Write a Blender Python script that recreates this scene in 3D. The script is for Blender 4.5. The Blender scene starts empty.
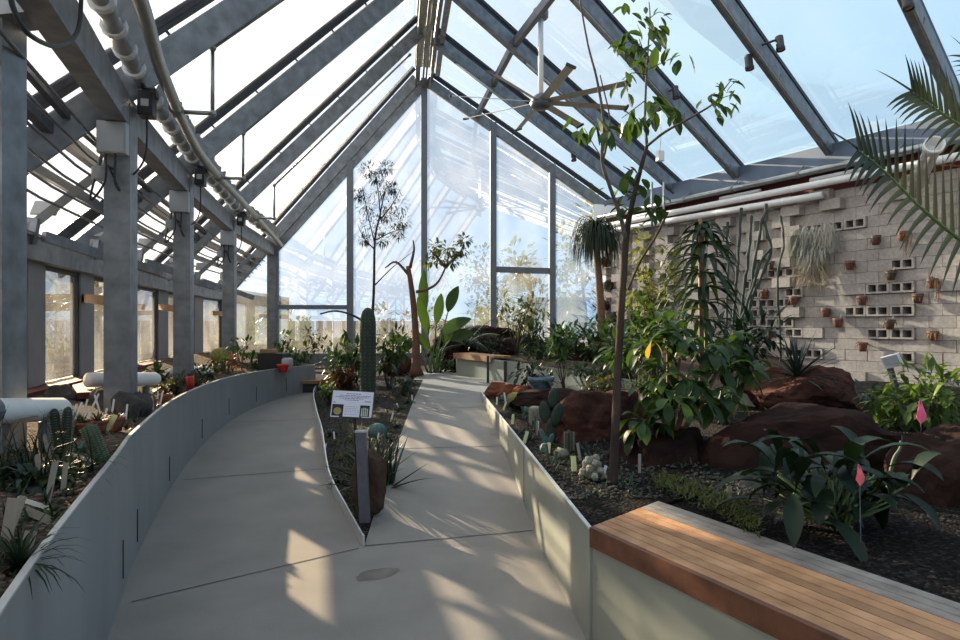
import bpy, math, random
from mathutils import Vector as V, Matrix, noise
R = math.radians
rnd = random.Random(7)
scene = bpy.context.scene
COL = scene.collection

# ------------------------------------------------------------------ camera, sky, sun, exposure
CAM_H = 1.55
HORIZON = 325.0
FPX = 640.0
cam_data = bpy.data.cameras.new('camera')
cam = bpy.data.objects.new('camera', cam_data); COL.objects.link(cam)
cam.location = (0, 0, CAM_H); cam.rotation_euler = (R(90), 0, 0)
cam_data.sensor_width = 36; cam_data.lens = 24.0
cam_data.shift_y = (HORIZON - 320) / 960
cam_data.clip_end = 500; cam_data.clip_start = 0.05
scene.camera = cam

SUN_AZ, SUN_EL = -41.6, 19.2
sun_dir = V((math.sin(R(SUN_AZ)) * math.cos(R(SUN_EL)), math.cos(R(SUN_AZ)) * math.cos(R(SUN_EL)), math.sin(R(SUN_EL))))
sl = bpy.data.lights.new('sun', 'SUN'); sl.energy = 31.0; sl.angle = R(0.6); sl.color = (1.0, 0.79, 0.53)
so = bpy.data.objects.new('sun', sl); COL.objects.link(so)
so.rotation_euler = sun_dir.to_track_quat('Z', 'Y').to_euler(); so.location = (-20, 20, 12)

world = bpy.data.worlds.new('sky'); scene.world = world; world.use_nodes = True
nt = world.node_tree; nt.nodes.clear()
def wn(t, **k):
    n = nt.nodes.new(t)
    for a, b in k.items(): setattr(n, a, b)
    return n
tc = wn('ShaderNodeTexCoord')
dt = wn('ShaderNodeVectorMath', operation='DOT_PRODUCT'); dt.inputs[1].default_value = (math.sin(R(-78)) * math.cos(R(28)), math.cos(R(-78)) * math.cos(R(28)), math.sin(R(28)))   # bright hazy side of the sky
nt.links.new(tc.outputs['Generated'], dt.inputs[0])
mr = wn('ShaderNodeMapRange'); mr.inputs[1].default_value = -1; mr.inputs[2].default_value = 1
nt.links.new(dt.outputs['Value'], mr.inputs[0])
ramp = wn('ShaderNodeValToRGB')
el = ramp.color_ramp.elements
el[0].position = 0.0; el[0].color = (0.36, 0.58, 0.86, 1)
el[1].position = 1.0; el[1].color = (2.9, 2.9, 2.9, 1)
for p, c in ((0.30, (0.42, 0.66, 0.92)), (0.46, (0.60, 0.84, 1.02)), (0.56, (0.68, 0.90, 1.06)), (0.62, (0.92, 1.06, 1.2)), (0.715, (1.12, 1.28, 1.45)), (0.80, (2.1, 2.1, 2.1))):
    e = ramp.color_ramp.elements.new(p); e.color = (*c, 1)
nt.links.new(mr.outputs[0], ramp.inputs[0])
sep = wn('ShaderNodeSeparateXYZ'); nt.links.new(tc.outputs['Generated'], sep.inputs[0])
hz = wn('ShaderNodeMapRange'); hz.inputs[1].default_value = -0.05; hz.inputs[2].default_value = 0.55
hz.inputs[3].default_value = 1.18; hz.inputs[4].default_value = 0.92
nt.links.new(sep.outputs[2], hz.inputs[0])
mul = wn('ShaderNodeVectorMath', operation='SCALE')
nt.links.new(ramp.outputs[0], mul.inputs[0]); nt.links.new(hz.outputs[0], mul.inputs['Scale'])
bg = wn('ShaderNodeBackground'); bg.inputs[1].default_value = 1.07
nt.links.new(mul.outputs[0], bg.inputs[0])
wo = wn('ShaderNodeOutputWorld'); nt.links.new(bg.outputs[0], wo.inputs[0])

scene.view_settings.view_transform = 'Standard'; scene.view_settings.look = 'None'
scene.view_settings.gamma = 1; scene.view_settings.use_curve_mapping = False
scene.view_settings.exposure = 0.0
scene.cycles.max_bounces = 10; scene.cycles.transparent_max_bounces = 24
scene.cycles.use_denoising = True

# ------------------------------------------------------------------ materials
MATS = {}
def node_mat(name):
    m = bpy.data.materials.new(name); m.use_nodes = True
    n = m.node_tree; n.nodes.clear()
    out = n.nodes.new('ShaderNodeOutputMaterial')
    MATS[name] = m
    return m, n, out
def mat(name, col, rough=0.7, metal=0.0, var=0.25, scale=8.0, bump=0.0, bscale=None, col2=None, stretch=None, spec=0.4, detail=4, island=0.0):
    """principled surface whose colour is broken up by noise (col -> col2) with an optional bump"""
    m, n, out = node_mat(name)
    N, L = n.nodes, n.links
    b = N.new('ShaderNodeBsdfPrincipled'); L.new(b.outputs[0], out.inputs[0])
    b.inputs['Roughness'].default_value = rough; b.inputs['Metallic'].default_value = metal
    b.inputs['Specular IOR Level'].default_value = spec if rough < 0.85 else 0.08
    t = N.new('ShaderNodeTexCoord'); mp = N.new('ShaderNodeMapping'); L.new(t.outputs['Object'], mp.inputs[0])
    if stretch: mp.inputs['Scale'].default_value = stretch
    nz = N.new('ShaderNodeTexNoise'); nz.inputs['Scale'].default_value = scale; nz.inputs['Detail'].default_value = detail
    L.new(mp.outputs[0], nz.inputs[0])
    r = N.new('ShaderNodeValToRGB'); L.new(nz.outputs[0], r.inputs[0])
    c2 = col2 or tuple(min(1, c * (1 + var)) for c in col)
    c1 = tuple(c * (1 - var) for c in col) if not col2 else col
    r.color_ramp.elements[0].position = 0.3; r.color_ramp.elements[0].color = (*c1, 1)
    r.color_ramp.elements[1].position = 0.7; r.color_ramp.elements[1].color = (*c2, 1)
    cs = r.outputs[0]
    if island:
        g = N.new('ShaderNodeNewGeometry'); mr_ = N.new('ShaderNodeMapRange')
        mr_.inputs[3].default_value = 1 - island; mr_.inputs[4].default_value = 1 + island
        L.new(g.outputs['Random Per Island'], mr_.inputs[0])
        sc = N.new('ShaderNodeVectorMath'); sc.operation = 'SCALE'
        L.new(cs, sc.inputs[0]); L.new(mr_.outputs[0], sc.inputs['Scale']); cs = sc.outputs[0]
    L.new(cs, b.inputs['Base Color'])
    if bump:
        nb = N.new('ShaderNodeTexNoise'); nb.inputs['Scale'].default_value = bscale or scale * 4; nb.inputs['Detail'].default_value = 5
        L.new(mp.outputs[0], nb.inputs[0])
        bp = N.new('ShaderNodeBump'); bp.inputs['Strength'].default_value = bump; bp.inputs['Distance'].default_value = 0.02
        L.new(nb.outputs[0], bp.inputs['Height']); L.new(bp.outputs[0], b.inputs['Normal'])
    return m
def leaf_mat(name, col, trans=0.35, var=0.35, tcol=None, rough=0.45):
    m, n, out = node_mat(name); N, L = n.nodes, n.links
    b = N.new('ShaderNodeBsdfPrincipled'); b.inputs['Roughness'].default_value = rough; b.inputs['Specular IOR Level'].default_value = 0.22
    g = N.new('ShaderNodeNewGeometry'); r = N.new('ShaderNodeValToRGB'); L.new(g.outputs['Random Per Island'], r.inputs[0])
    r.color_ramp.elements[0].color = (*[c * (1 - var) for c in col], 1)
    r.color_ramp.elements[1].color = (*[min(1, c * (1 + var)) for c in col], 1)
    L.new(r.outputs[0], b.inputs['Base Color'])
    tr = N.new('ShaderNodeBsdfTranslucent')
    tcol = tcol or (min(1, col[0] * 2.2), min(1, col[1] * 2.0), col[2] * 0.8)
    tr.inputs[0].default_value = (*tcol, 1)
    mx = N.new('ShaderNodeMixShader'); mx.inputs[0].default_value = trans
    L.new(b.outputs[0], mx.inputs[1]); L.new(tr.outputs[0], mx.inputs[2]); L.new(mx.outputs[0], out.inputs[0])
    return m
def glass_mat(name, tint=(0.92, 0.96, 0.97), refl=0.06, edge=0.6, dust=0.0, rough=0.0):
    """thin architectural glass: clear transmission + fresnel mirror (+ a little surface dust)"""
    m, n, out = node_mat(name); N, L = n.nodes, n.links
    t = N.new('ShaderNodeBsdfTransparent'); t.inputs[0].default_value = (*tint, 1)
    g = N.new('ShaderNodeBsdfGlossy'); g.inputs['Roughness'].default_value = rough
    lw = N.new('ShaderNodeLayerWeight'); lw.inputs[0].default_value = 0.2
    mr_ = N.new('ShaderNodeMapRange'); mr_.inputs[3].default_value = refl; mr_.inputs[4].default_value = edge
    L.new(lw.outputs['Fresnel'], mr_.inputs[0])
    mx = N.new('ShaderNodeMixShader'); L.new(mr_.outputs[0], mx.inputs[0]); L.new(t.outputs[0], mx.inputs[1]); L.new(g.outputs[0], mx.inputs[2])
    last = mx.outputs[0]
    if dust:
        d = N.new('ShaderNodeBsdfTranslucent'); d.inputs[0].default_value = (0.85, 0.85, 0.83, 1)
        nz = N.new('ShaderNodeTexNoise'); nz.inputs['Scale'].default_value = 1.3; nz.inputs['Detail'].default_value = 6
        tcn = N.new('ShaderNodeTexCoord'); L.new(tcn.outputs['Object'], nz.inputs[0])
        m2 = N.new('ShaderNodeMapRange'); m2.inputs[1].default_value = 0.3; m2.inputs[2].default_value = 0.7
        m2.inputs[3].default_value = dust * 0.4; m2.inputs[4].default_value = dust * 1.6; L.new(nz.outputs[0], m2.inputs[0])
        mx2 = N.new('ShaderNodeMixShader'); L.new(m2.outputs[0], mx2.inputs[0]); L.new(last, mx2.inputs[1]); L.new(d.outputs[0], mx2.inputs[2])
        last = mx2.outputs[0]
    L.new(last, out.inputs[0])
    return m
def gravel_mat(name, cols, scale=60, bump=0.8):
    m, n, out = node_mat(name); N, L = n.nodes, n.links
    b = N.new('ShaderNodeBsdfPrincipled'); b.inputs['Roughness'].default_value = 0.95; b.inputs['Specular IOR Level'].default_value = 0.06; L.new(b.outputs[0], out.inputs[0])
    t = N.new('ShaderNodeTexCoord')
    v = N.new('ShaderNodeTexVoronoi'); v.inputs['Scale'].default_value = scale; L.new(t.outputs['Object'], v.inputs[0])
    s = N.new('ShaderNodeSeparateColor'); L.new(v.outputs['Color'], s.inputs[0])
    r = N.new('ShaderNodeValToRGB'); L.new(s.outputs[0], r.inputs[0])
    e = r.color_ramp.elements
    e[0].color = (*cols[0], 1); e[1].color = (*cols[-1], 1)
    for i, c in enumerate(cols[1:-1]):
        q = e.new((i + 1) / (len(cols) - 1)); q.color = (*c, 1)
    L.new(r.outputs[0], b.inputs['Base Color'])
    bp = N.new('ShaderNodeBump'); bp.inputs['Strength'].default_value = bump; bp.inputs['Distance'].default_value = 0.03; bp.invert = True
    L.new(v.outputs['Distance'], bp.inputs['Height']); L.new(bp.outputs[0], b.inputs['Normal'])
    return m

M = MATS
mat('galv', (0.20, 0.212, 0.228), 0.5, 0.45, 0.28, 7, 0.08, 60)
mat('galv_dark', (0.12, 0.13, 0.15), 0.5, 0.4, 0.2, 6)
mat('zinc', (0.25, 0.27, 0.275), 0.42, 0.25, 0.12, 3.0, stretch=(1, 1, 0.25))
mat('zinc_plain', (0.27, 0.285, 0.245), 0.5, 0.2, 0.1, 2.2)
mat('zinc_edge', (0.6, 0.62, 0.62), 0.4, 0.5, 0.1, 9)
mat('pipe_steel', (0.27, 0.285, 0.285), 0.35, 0.7, 0.15, 10)
mat('mullion', (0.16, 0.17, 0.185), 0.5, 0.3, 0.1, 5)
mat('panel_grey', (0.22, 0.225, 0.235), 0.6, 0.0, 0.08, 5)
mat('dark_frame', (0.035, 0.035, 0.04), 0.5, 0.1)
mat('black_plastic', (0.015, 0.015, 0.017), 0.45)
mat('cable', (0.02, 0.02, 0.024), 0.5)
mat('grey_box', (0.36, 0.37, 0.38), 0.5, 0, 0.06)
mat('white_plastic', (0.72, 0.73, 0.74), 0.5, 0, 0.06, 4)
mat('white_lagging', (0.66, 0.65, 0.63), 0.55, 0, 0.06, 6, 0.1, 20)
mat('shade_fabric', (0.36, 0.36, 0.36), 0.8, 0, 0.15, 8, 0.3, 25)
mat('fascia', (0.09, 0.12, 0.17), 0.5, 0.2, 0.12, 3)
mat('oxide_red', (0.10, 0.018, 0.014), 0.7, 0, 0.2)
mat('concrete', (0.215, 0.203, 0.188), 0.8, 0, 0.10, 2.2, 0.12, 90, detail=9)
mat('stain', (0.165, 0.15, 0.135), 0.85, 0, 0.2, 9)
mat('joint', (0.10, 0.10, 0.10), 0.9)
mat('block', (0.36, 0.315, 0.285), 0.92, 0, 0.16, 22, 0.25, 140, island=0.10)
mat('mortar', (0.14, 0.13, 0.125), 0.95, 0, 0.1)
mat('wood', (0.25, 0.125, 0.058), 0.5, 0, 0.35, 9, 0.12, 40, col2=(0.42, 0.235, 0.12), stretch=(1, 1, 1), island=0.30)
mat('wood_dark', (0.12, 0.048, 0.026), 0.5, 0, 0.35, 9, 0.1, 30)
mat('wood_grey', (0.21, 0.19, 0.17), 0.75, 0, 0.25, 12, 0.15, 40, island=0.15)
mat('timber_block', (0.30, 0.17, 0.08), 0.7, 0, 0.25, 10)
mat('brown_bench', (0.11, 0.045, 0.03), 0.7, 0, 0.2, 8)
mat('rock_red', (0.024, 0.012, 0.0095), 0.95, 0, 0.5, 4.0, 1.0, 11, col2=(0.072, 0.031, 0.023), detail=9)
mat('rock_brown', (0.013, 0.008, 0.007), 0.97, 0, 0.5, 3.5, 1.0, 10, col2=(0.036, 0.019, 0.016), detail=9)
mat('rock_orange', (0.09, 0.034, 0.018), 0.93, 0, 0.4, 5.0, 0.7, 14, col2=(0.25, 0.09, 0.05), detail=8)
mat('rock_grey', (0.04, 0.037, 0.035), 0.95, 0, 0.4, 5, 0.8, 14, col2=(0.11, 0.10, 0.09), detail=8)
mat('rock_tan', (0.05, 0.031, 0.022), 0.9, 0, 0.4, 6, 0.5, 16, col2=(0.10, 0.062, 0.042), detail=8)
gravel_mat('gravel_brown', [(0.04, 0.028, 0.022), (0.12, 0.09, 0.07), (0.07, 0.05, 0.04), (0.20, 0.16, 0.13)], 48)
gravel_mat('gravel_dark', [(0.006, 0.0055, 0.005), (0.018, 0.016, 0.015), (0.010, 0.009, 0.009), (0.045, 0.042, 0.039)], 60)
gravel_mat('gravel_mid', [(0.018, 0.016, 0.015), (0.055, 0.050, 0.046), (0.032, 0.029, 0.027), (0.11, 0.10, 0.092)], 60)
mat('pebble', (0.11, 0.085, 0.065), 0.9, 0, 0.4, 20, island=0.6)
mat('soil', (0.05, 0.035, 0.028), 0.95, 0, 0.3, 20, 0.6, 60)
mat('ground_out', (0.25, 0.23, 0.17), 0.95, 0, 0.3, 1.5)
mat('terracotta', (0.20, 0.07, 0.038), 0.8, 0, 0.2, 18)
mat('terracotta_dark', (0.11, 0.042, 0.028), 0.8, 0, 0.25, 18)
mat('red_paint', (0.48, 0.03, 0.02), 0.5)
mat('bark', (0.060, 0.044, 0.036), 0.9, 0, 0.35, 12, 0.6, 40, stretch=(1, 1, 0.4))
mat('bark_grey', (0.12, 0.10, 0.088), 0.9, 0, 0.35, 14, 0.5, 40)
mat('bark_cinnamon', (0.13, 0.058, 0.034), 0.75, 0, 0.3, 8, 0.3, 30)
mat('stem_orange', (0.16, 0.085, 0.04), 0.7, 0, 0.3, 14)
mat('stem_green', (0.10, 0.14, 0.05), 0.7, 0, 0.3, 14)
mat('cane', (0.18, 0.10, 0.06), 0.7, 0, 0.2, 10)
leaf_mat('leaf_green', (0.030, 0.062, 0.020), 0.28)
leaf_mat('leaf_bright', (0.05, 0.09, 0.024), 0.34)
leaf_mat('leaf_paddle', (0.034, 0.064, 0.018), 0.32)
leaf_mat('leaf_yellowgreen', (0.075, 0.092, 0.028), 0.36)
leaf_mat('leaf_dark', (0.012, 0.027, 0.013), 0.18)
leaf_mat('leaf_olive', (0.048, 0.056, 0.026), 0.3)
leaf_mat('leaf_bluegreen', (0.027, 0.046, 0.037), 0.12)
leaf_mat('leaf_palm', (0.016, 0.027, 0.012), 0.04, tcol=(0.20, 0.22, 0.06))
leaf_mat('leaf_deep', (0.009, 0.021, 0.011), 0.10)
leaf_mat('leaf_yellow', (0.22, 0.15, 0.02), 0.4)
leaf_mat('leaf_tan', (0.25, 0.17, 0.08), 0.3)
leaf_mat('leaf_rust', (0.09, 0.032, 0.018), 0.3)
leaf_mat('moss_silver', (0.30, 0.31, 0.285), 0.25, tcol=(0.35, 0.33, 0.25), rough=0.9)
leaf_mat('moss_tan', (0.34, 0.26, 0.18), 0.25, tcol=(0.35, 0.3, 0.2), rough=0.9)
leaf_mat('aloe_leaf', (0.040, 0.066, 0.042), 0.06)
mat('cactus_green', (0.055, 0.085, 0.045), 0.7, 0, 0.25, 10, 0.2, 40)
mat('cactus_dark', (0.028, 0.042, 0.028), 0.75, 0, 0.25, 10, 0.2, 40)
mat('cactus_blue', (0.065, 0.13, 0.12), 0.65, 0, 0.2, 10)
mat('cactus_pale', (0.26, 0.26, 0.21), 0.9, 0, 0.25, 30, 0.4, 80)
mat('cactus_gold', (0.26, 0.22, 0.08), 0.9, 0, 0.25, 30, 0.4, 80)
mat('spine', (0.30, 0.27, 0.20), 0.8)
mat('tag_white', (0.66, 0.66, 0.64), 0.5, 0, 0.06)
mat('tag_yellow', (0.62, 0.62, 0.30), 0.5, 0, 0.06)
mat('tag_green', (0.16, 0.46, 0.28), 0.5, 0, 0.06)
mat('tag_weathered', (0.28, 0.25, 0.21), 0.8, 0, 0.2)
mat('flag_pink', (0.85, 0.10, 0.22), 0.6, 0, 0.06)
mat('flag_coral', (0.85, 0.13, 0.15), 0.6, 0, 0.06)
mat('paper', (0.66, 0.66, 0.76), 0.6, 0, 0.03)
mat('ink', (0.10, 0.09, 0.14), 0.7, 0, 0.05)
mat('photo_black', (0.012, 0.012, 0.012), 0.4)
mat('photo_gold', (0.30, 0.25, 0.08), 0.5)
mat('photo_pale', (0.45, 0.50, 0.36), 0.5)
mat('post_grey', (0.13, 0.13, 0.15), 0.5, 0.3, 0.15, 12)
mat('glaze_blue', (0.10, 0.15, 0.20), 0.35, 0, 0.2)
mat('fan_blade', (0.42, 0.38, 0.32), 0.55, 0.1, 0.08)
mat('lamp_lens', (0.45, 0.16, 0.05), 0.25)
mat('fence_wood', (0.22, 0.18, 0.14), 0.85, 0, 0.2, 6, island=0.15)
mat('stucco', (0.55, 0.53, 0.50), 0.9, 0, 0.1, 3)
glass_mat('glass_roof', (0.90, 0.95, 0.98), 0.03, 0.25, dust=0.02)
glass_mat('glass_end', (0.46, 0.56, 0.68), 0.36, 0.75, dust=0.04)
glass_mat("glass_vent_tinted", (0.66, 0.67, 0.68), 0.05, 0.4, dust=0.05)  # grey tint put into the vent panes to weaken the sun coming in
glass_mat('glass_left', (0.72, 0.74, 0.76), 0.03, 0.25, dust=0.02)
glass_mat('glass_wall', (0.86, 0.83, 0.76), 0.05, 0.5, dust=0.07)

# ------------------------------------------------------------------ mesh builder
class MB:
    def __init__(s): s.v = []; s.f = []; s.m = []; s.cur = 0
    def add(s, vs, fs):
        o = len(s.v); s.v.extend(V(p) for p in vs)
        for f in fs: s.f.append(tuple(i + o for i in f)); s.m.append(s.cur)
    def box(s, c, size, rz=0.0, rot=None):
        m = rot or Matrix.Rotation(rz, 3, 'Z'); c = V(c); a, b, d = (x / 2 for x in size)
        vs = [c + m @ V((x * a, y * b, z * d)) for x in (-1, 1) for y in (-1, 1) for z in (-1, 1)]
        s.add(vs, [(0, 1, 3, 2), (4, 6, 7, 5), (0, 4, 5, 1), (2, 3, 7, 6), (0, 2, 6, 4), (1, 5, 7, 3)])
        return s
    def beam(s, p0, p1, w, h, up=(0, 0, 1), off=0.0):
        """rectangular bar p0->p1, w across, h along 'up'; off lifts it along its own up"""
        p0, p1 = V(p0), V(p1); d = (p1 - p0).normalized(); up = V(up)
        if abs(d.dot(up)) > 0.98: up = V((0, 1, 0))
        x = d.cross(up).normalized(); u = x.cross(d).normalized()
        o = u * off; a, b = x * w / 2, u * h / 2
        vs = [p + o + i * a + j * b for p in (p0, p1) for i, j in ((-1, -1), (1, -1), (1, 1), (-1, 1))]
        s.add(vs, [(3, 2, 1, 0), (4, 5, 6, 7), (0, 1, 5, 4), (1, 2, 6, 5), (2, 3, 7, 6), (3, 0, 4, 7)])
        return s
    def tube(s, pts, r, n=8, cap=True):
        pts = [V(p) for p in pts]; k = len(pts)
        rs = r if isinstance(r, (list, tuple)) else [r] * k
        if len(rs) != k:
            rs = [rs[0] + (rs[-1] - rs[0]) * i / max(1, k - 1) for i in range(k)]
        o = len(s.v); prev = None
        for i, p in enumerate(pts):
            d = (pts[min(i + 1, k - 1)] - pts[max(i - 1, 0)])
            d = d.normalized() if d.length > 1e-9 else V((0, 0, 1))
            if prev is None:
                a = d.cross(V((0, 0, 1)) if abs(d.z) < 0.9 else V((1, 0, 0))).normalized()
            else:
                a = prev - d * prev.dot(d); a = a.normalized() if a.length > 1e-6 else d.orthogonal().normalized()
            prev = a; b = d.cross(a)
            for j in range(n):
                t = 2 * math.pi * j / n
                s.v.append(p + (a * math.cos(t) + b * math.sin(t)) * rs[i])
        for i in range(k - 1):
            for j in range(n):
                s.f.append((o + i * n + j, o + i * n + (j + 1) % n, o + (i + 1) * n + (j + 1) % n, o + (i + 1) * n + j)); s.m.append(s.cur)
        if cap:
            s.f.append(tuple(o + j for j in reversed(range(n)))); s.m.append(s.cur)
            s.f.append(tuple(o + (k - 1) * n + j for j in range(n))); s.m.append(s.cur)
        return s
    def lathe(s, base, prof, n=16, ribs=0, depth=0.0, axis=None, squash=1.0):
        """profile [(r,z)] spun round an axis; ribs>0 pleats it like a cactus"""
        base = V(base); o = len(s.v)
        q = V((0, 0, 1)).rotation_difference(V(axis).normalized()).to_matrix() if axis else Matrix.Identity(3)
        for r, z in prof:
            for j in range(n):
                t = 2 * math.pi * j / n
                rr = r * (1 - depth * (0.5 - 0.5 * math.cos(t * ribs))) if ribs else r
                s.v.append(base + q @ V((rr * math.cos(t), rr * math.sin(t) * squash, z)))
        for i in range(len(prof) - 1):
            for j in range(n):
                s.f.append((o + i * n + j, o + i * n + (j + 1) % n, o + (i + 1) * n + (j + 1) % n, o + (i + 1) * n + j)); s.m.append(s.cur)
        s.f.append(tuple(o + j for j in reversed(range(n)))); s.m.append(s.cur)
        e = o + (len(prof) - 1) * n
        s.f.append(tuple(e + j for j in range(n))); s.m.append(s.cur)
        return s
    def leaf(s, base, d, length, width, droop=0.5, fold=0.15, seg=4, shape='oval', up=(0, 0, 1), curl=0.0):
        base, d = V(base), V(d).normalized(); up = V(up)
        side = d.cross(up)
        side = side.normalized() if side.length > 0.05 else d.orthogonal().normalized()
        o = len(s.v); p = base.copy(); dd = d.copy(); st = length / seg
        for i in range(seg + 1):
            t = i / seg
            if shape == 'oval': w = width * 0.5 * (math.sin(math.pi * min(1, t * 0.96 + 0.02)) ** 0.75)
            elif shape == 'obov': w = width * 0.5 * max(0.03, math.sin(math.pi * t ** 1.6 * 0.97 + 0.02))
            elif shape == 'blade': w = width * 0.5 * (1 - t) ** 0.7 if t < 1 else 0.0
            else: w = width * 0.5 * min(1, 4 * t + 0.25) * (1 - t ** 3)
            w = max(w, width * 0.015)
            nrm = side.cross(dd).normalized()
            s.v.append(p - side * w + nrm * fold * w); s.v.append(p); s.v.append(p + side * w + nrm * fold * w)
            dd = (dd + V((0, 0, -1)) * droop * st / length * 1.2 * (0.4 + t)).normalized()
            p = p + dd * st
        for i in range(seg):
            a = o + i * 3
            s.f.append((a, a + 1, a + 4, a + 3)); s.m.append(s.cur)
            s.f.append((a + 1, a + 2, a + 5, a + 4)); s.m.append(s.cur)
        return s
    def spike(s, base, d, length, width, thick, droop=0.2, seg=5):
        """fleshy tapering leaf (aloe, agave, yucca) with a triangular section"""
        base, d = V(base), V(d).normalized()
        side = d.cross(V((0, 0, 1))); side = side.normalized() if side.length > 0.05 else V((1, 0, 0))
        o = len(s.v); p = base.copy(); dd = d.copy(); st = length / seg
        for i in range(seg + 1):
            t = i / seg; w = width * 0.5 * (1 - t) ** 0.75 + 0.0006; h = thick * (1 - t) ** 0.8 + 0.0004
            n = side.cross(dd).normalized()
            s.v += [p - side * w + n * h * 0.5, p - n * h * 0.5, p + side * w + n * h * 0.5]
            dd = (dd + V((0, 0, -droop)) / seg * (0.5 + t)).normalized(); p = p + dd * st
        for i in range(seg):
            a = o + i * 3
            for j in range(3):
                s.f.append((a + j, a + (j + 1) % 3, a + 3 + (j + 1) % 3, a + 3 + j)); s.m.append(s.cur)
        return s
    def blob(s, c, r, sub=2, amp=0.12, fr=1.5, seed=0, rz=0.0):
        import bmesh
        bm = bmesh.new(); bmesh.ops.create_icosphere(bm, subdivisions=sub, radius=1)
        m = Matrix.Rotation(rz, 3, 'Z'); vs = []
        for v in bm.verts:
            q = v.co.copy(); q *= 1 + amp * noise.noise(q * fr + V((seed * 3.1, seed * 1.7, 0)))
            vs.append(V(c) + m @ V((q.x * r[0], q.y * r[1], q.z * r[2])))
        s.add(vs, [tuple(x.index for x in f.verts) for f in bm.faces]); bm.free(); return s
    def build(s, name, mt, parent=None, smooth=False, origin=None, bevel=0.0):
        me = bpy.data.meshes.new(name)
        off = parent_loc(parent) if parent else V(origin or (0, 0, 0))
        me.from_pydata([tuple(v - off) for v in s.v], [], s.f)
        for x in (mt if isinstance(mt, (list, tuple)) else [mt]): me.materials.append(M[x])
        if any(s.m): me.polygons.foreach_set('material_index', s.m)
        if smooth: me.polygons.foreach_set('use_smooth', [True] * len(me.polygons))
        me.update()
        o = bpy.data.objects.new(name, me); COL.objects.link(o)
        if parent: o.parent = parent
        else: o.location = off
        if bevel:
            b = o.modifiers.new('bevel', 'BEVEL'); b.width = bevel; b.segments = 2; b.limit_method = 'ANGLE'
        return o
def parent_loc(p):
    l = V(p.location)
    while p.parent: p = p.parent; l = l + V(p.location)
    return l
def thing(name, label, cat, loc, group=None):
    o = bpy.data.objects.new(name, None); COL.objects.link(o); o.location = V(loc); o.empty_display_size = 0.1
    o['label'] = label; o['category'] = cat
    if group: o['group'] = group
    return o
def tag(o, label, cat, group=None, kind=None):
    o['label'] = label; o['category'] = cat
    if group: o['group'] = group
    if kind: o['kind'] = kind
    return o
def struct(o, label=None):
    o['kind'] = 'structure'
    if label: o['label'] = label
    return o
def stuff(o, label, cat):
    return tag(o, label, cat, kind='stuff')
def dup(root, loc, label=None, group=None):
    r = root.copy(); COL.objects.link(r); r.location = V(loc)
    if label: r['label'] = label
    if group: r['group'] = group
    for ch in list(root.children):
        c = ch.copy(); COL.objects.link(c); c.parent = r
        for g in ch.children:
            d = g.copy(); COL.objects.link(d); d.parent = c
    return r
def W(px, py, y):
    """surveyed point: bearing and elevation as read off the photograph, at distance y in front of the camera"""
    return V(((px - 480) / FPX * y, y, CAM_H - (py - HORIZON) / FPX * y))
def lerp(a, b, t): return a + (b - a) * t
def interp(tab, y):
    if y <= tab[0][0]: return tab[0][1]
    for (a, u), (b, w) in zip(tab, tab[1:]):
        if y <= b: return u + (w - u) * (y - a) / (b - a)
    return tab[-1][1]
def curve_pts(pts, n=6):
    """Catmull-Rom through the points"""
    P = [V(p) for p in pts]; P = [P[0] * 2 - P[1]] + P + [P[-1] * 2 - P[-2]]; out = []
    for i in range(1, len(P) - 2):
        for k in range(n):
            t = k / n; a, b, c, d = P[i - 1:i + 3]
            out.append(0.5 * ((2 * b) + (c - a) * t + (2 * a - 5 * b + 4 * c - d) * t * t + (3 * b - a - 3 * c + d) * t ** 3))
    out.append(P[-2]); return out
# ------------------------------------------------------------------ plan of the place
ZL = [(-9, 0), (4.6, 0), (5.4, 0.02), (6.14, 0.06), (7.93, 0.20), (9.24, 0.287), (10.42, 0.36), (11.3, 0.41), (14, 0.5)]
ZR = [(-9, 0), (4.47, 0), (4.9, 0.06), (6.28, 0.24), (7.18, 0.32), (9.39, 0.49), (12.5, 0.60), (30, 0.62)]
zl = lambda y: interp(ZL, y)
zr = lambda y: interp(ZR, y)
PLANTER = curve_pts([(1.2, -1.6, 0), (0.1, -0.5, 0), (-0.62, 0.55, 0), (-1.2, 1.62, 0), (-1.98, 3.5, 0), (-2.31, 4.31, 0), (-2.92, 6.14, 0), (-3.3, 7.93, 0), (-3.40, 9.24, 0), (-3.25, 10.42, 0), (-2.90, 11.25, 0)], 6)
T_LEFT = 0.85
WEDGE_L = curve_pts([(-0.817, 4.47, 0), (-1.10, 5.2, 0), (-1.46, 6.15, 0), (-1.90, 7.68, 0), (-2.25, 8.8, 0), (-2.66, 10.2, 0), (-2.82, 11.0, 0), (-2.9, 11.9, 0)], 5)
x_pl = lambda y: interp([(p.y, p.x) for p in PLANTER], y)
x_wl = lambda y: interp([(p.y, p.x) for p in WEDGE_L], y)
x_wr = lambda y: -0.80 - (y - 4.47) * 0.030
x_rp = lambda y: 0.53 - 0.0819 * (y - 3.1)
COLS = [(-4.97, 15.28), (-4.46, 11.4), (-3.75, 8.1), (-3.03, 5.4), (-2.16, 2.9), (-1.30, 0.2), (-0.25, -2.4), (1.1, -4.8)]
RIDGE = [(-1.35, 15.67), (-1.07, 13.24), (-0.77, 10.97), (-0.17, 8.5), (0.40, 6.35), (1.3, 4.5), (2.3, 2.5), (3.5, 0.5)]
KW = 0.906
EAVE = [(3.33, 16.16)] + [(x * KW, y * KW) for x, y in ((4.33, 16.75), (4.86, 15.5), (5.66, 13.85), (6.77, 12.15), (7.79, 10.24), (8.9, 8.4), (10.0, 6.5))]
Z_COL, Z_RIDGE, Z_EAVE = 3.32, 7.55, CAM_H + 3.17 * KW
NF = len(COLS)
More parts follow.
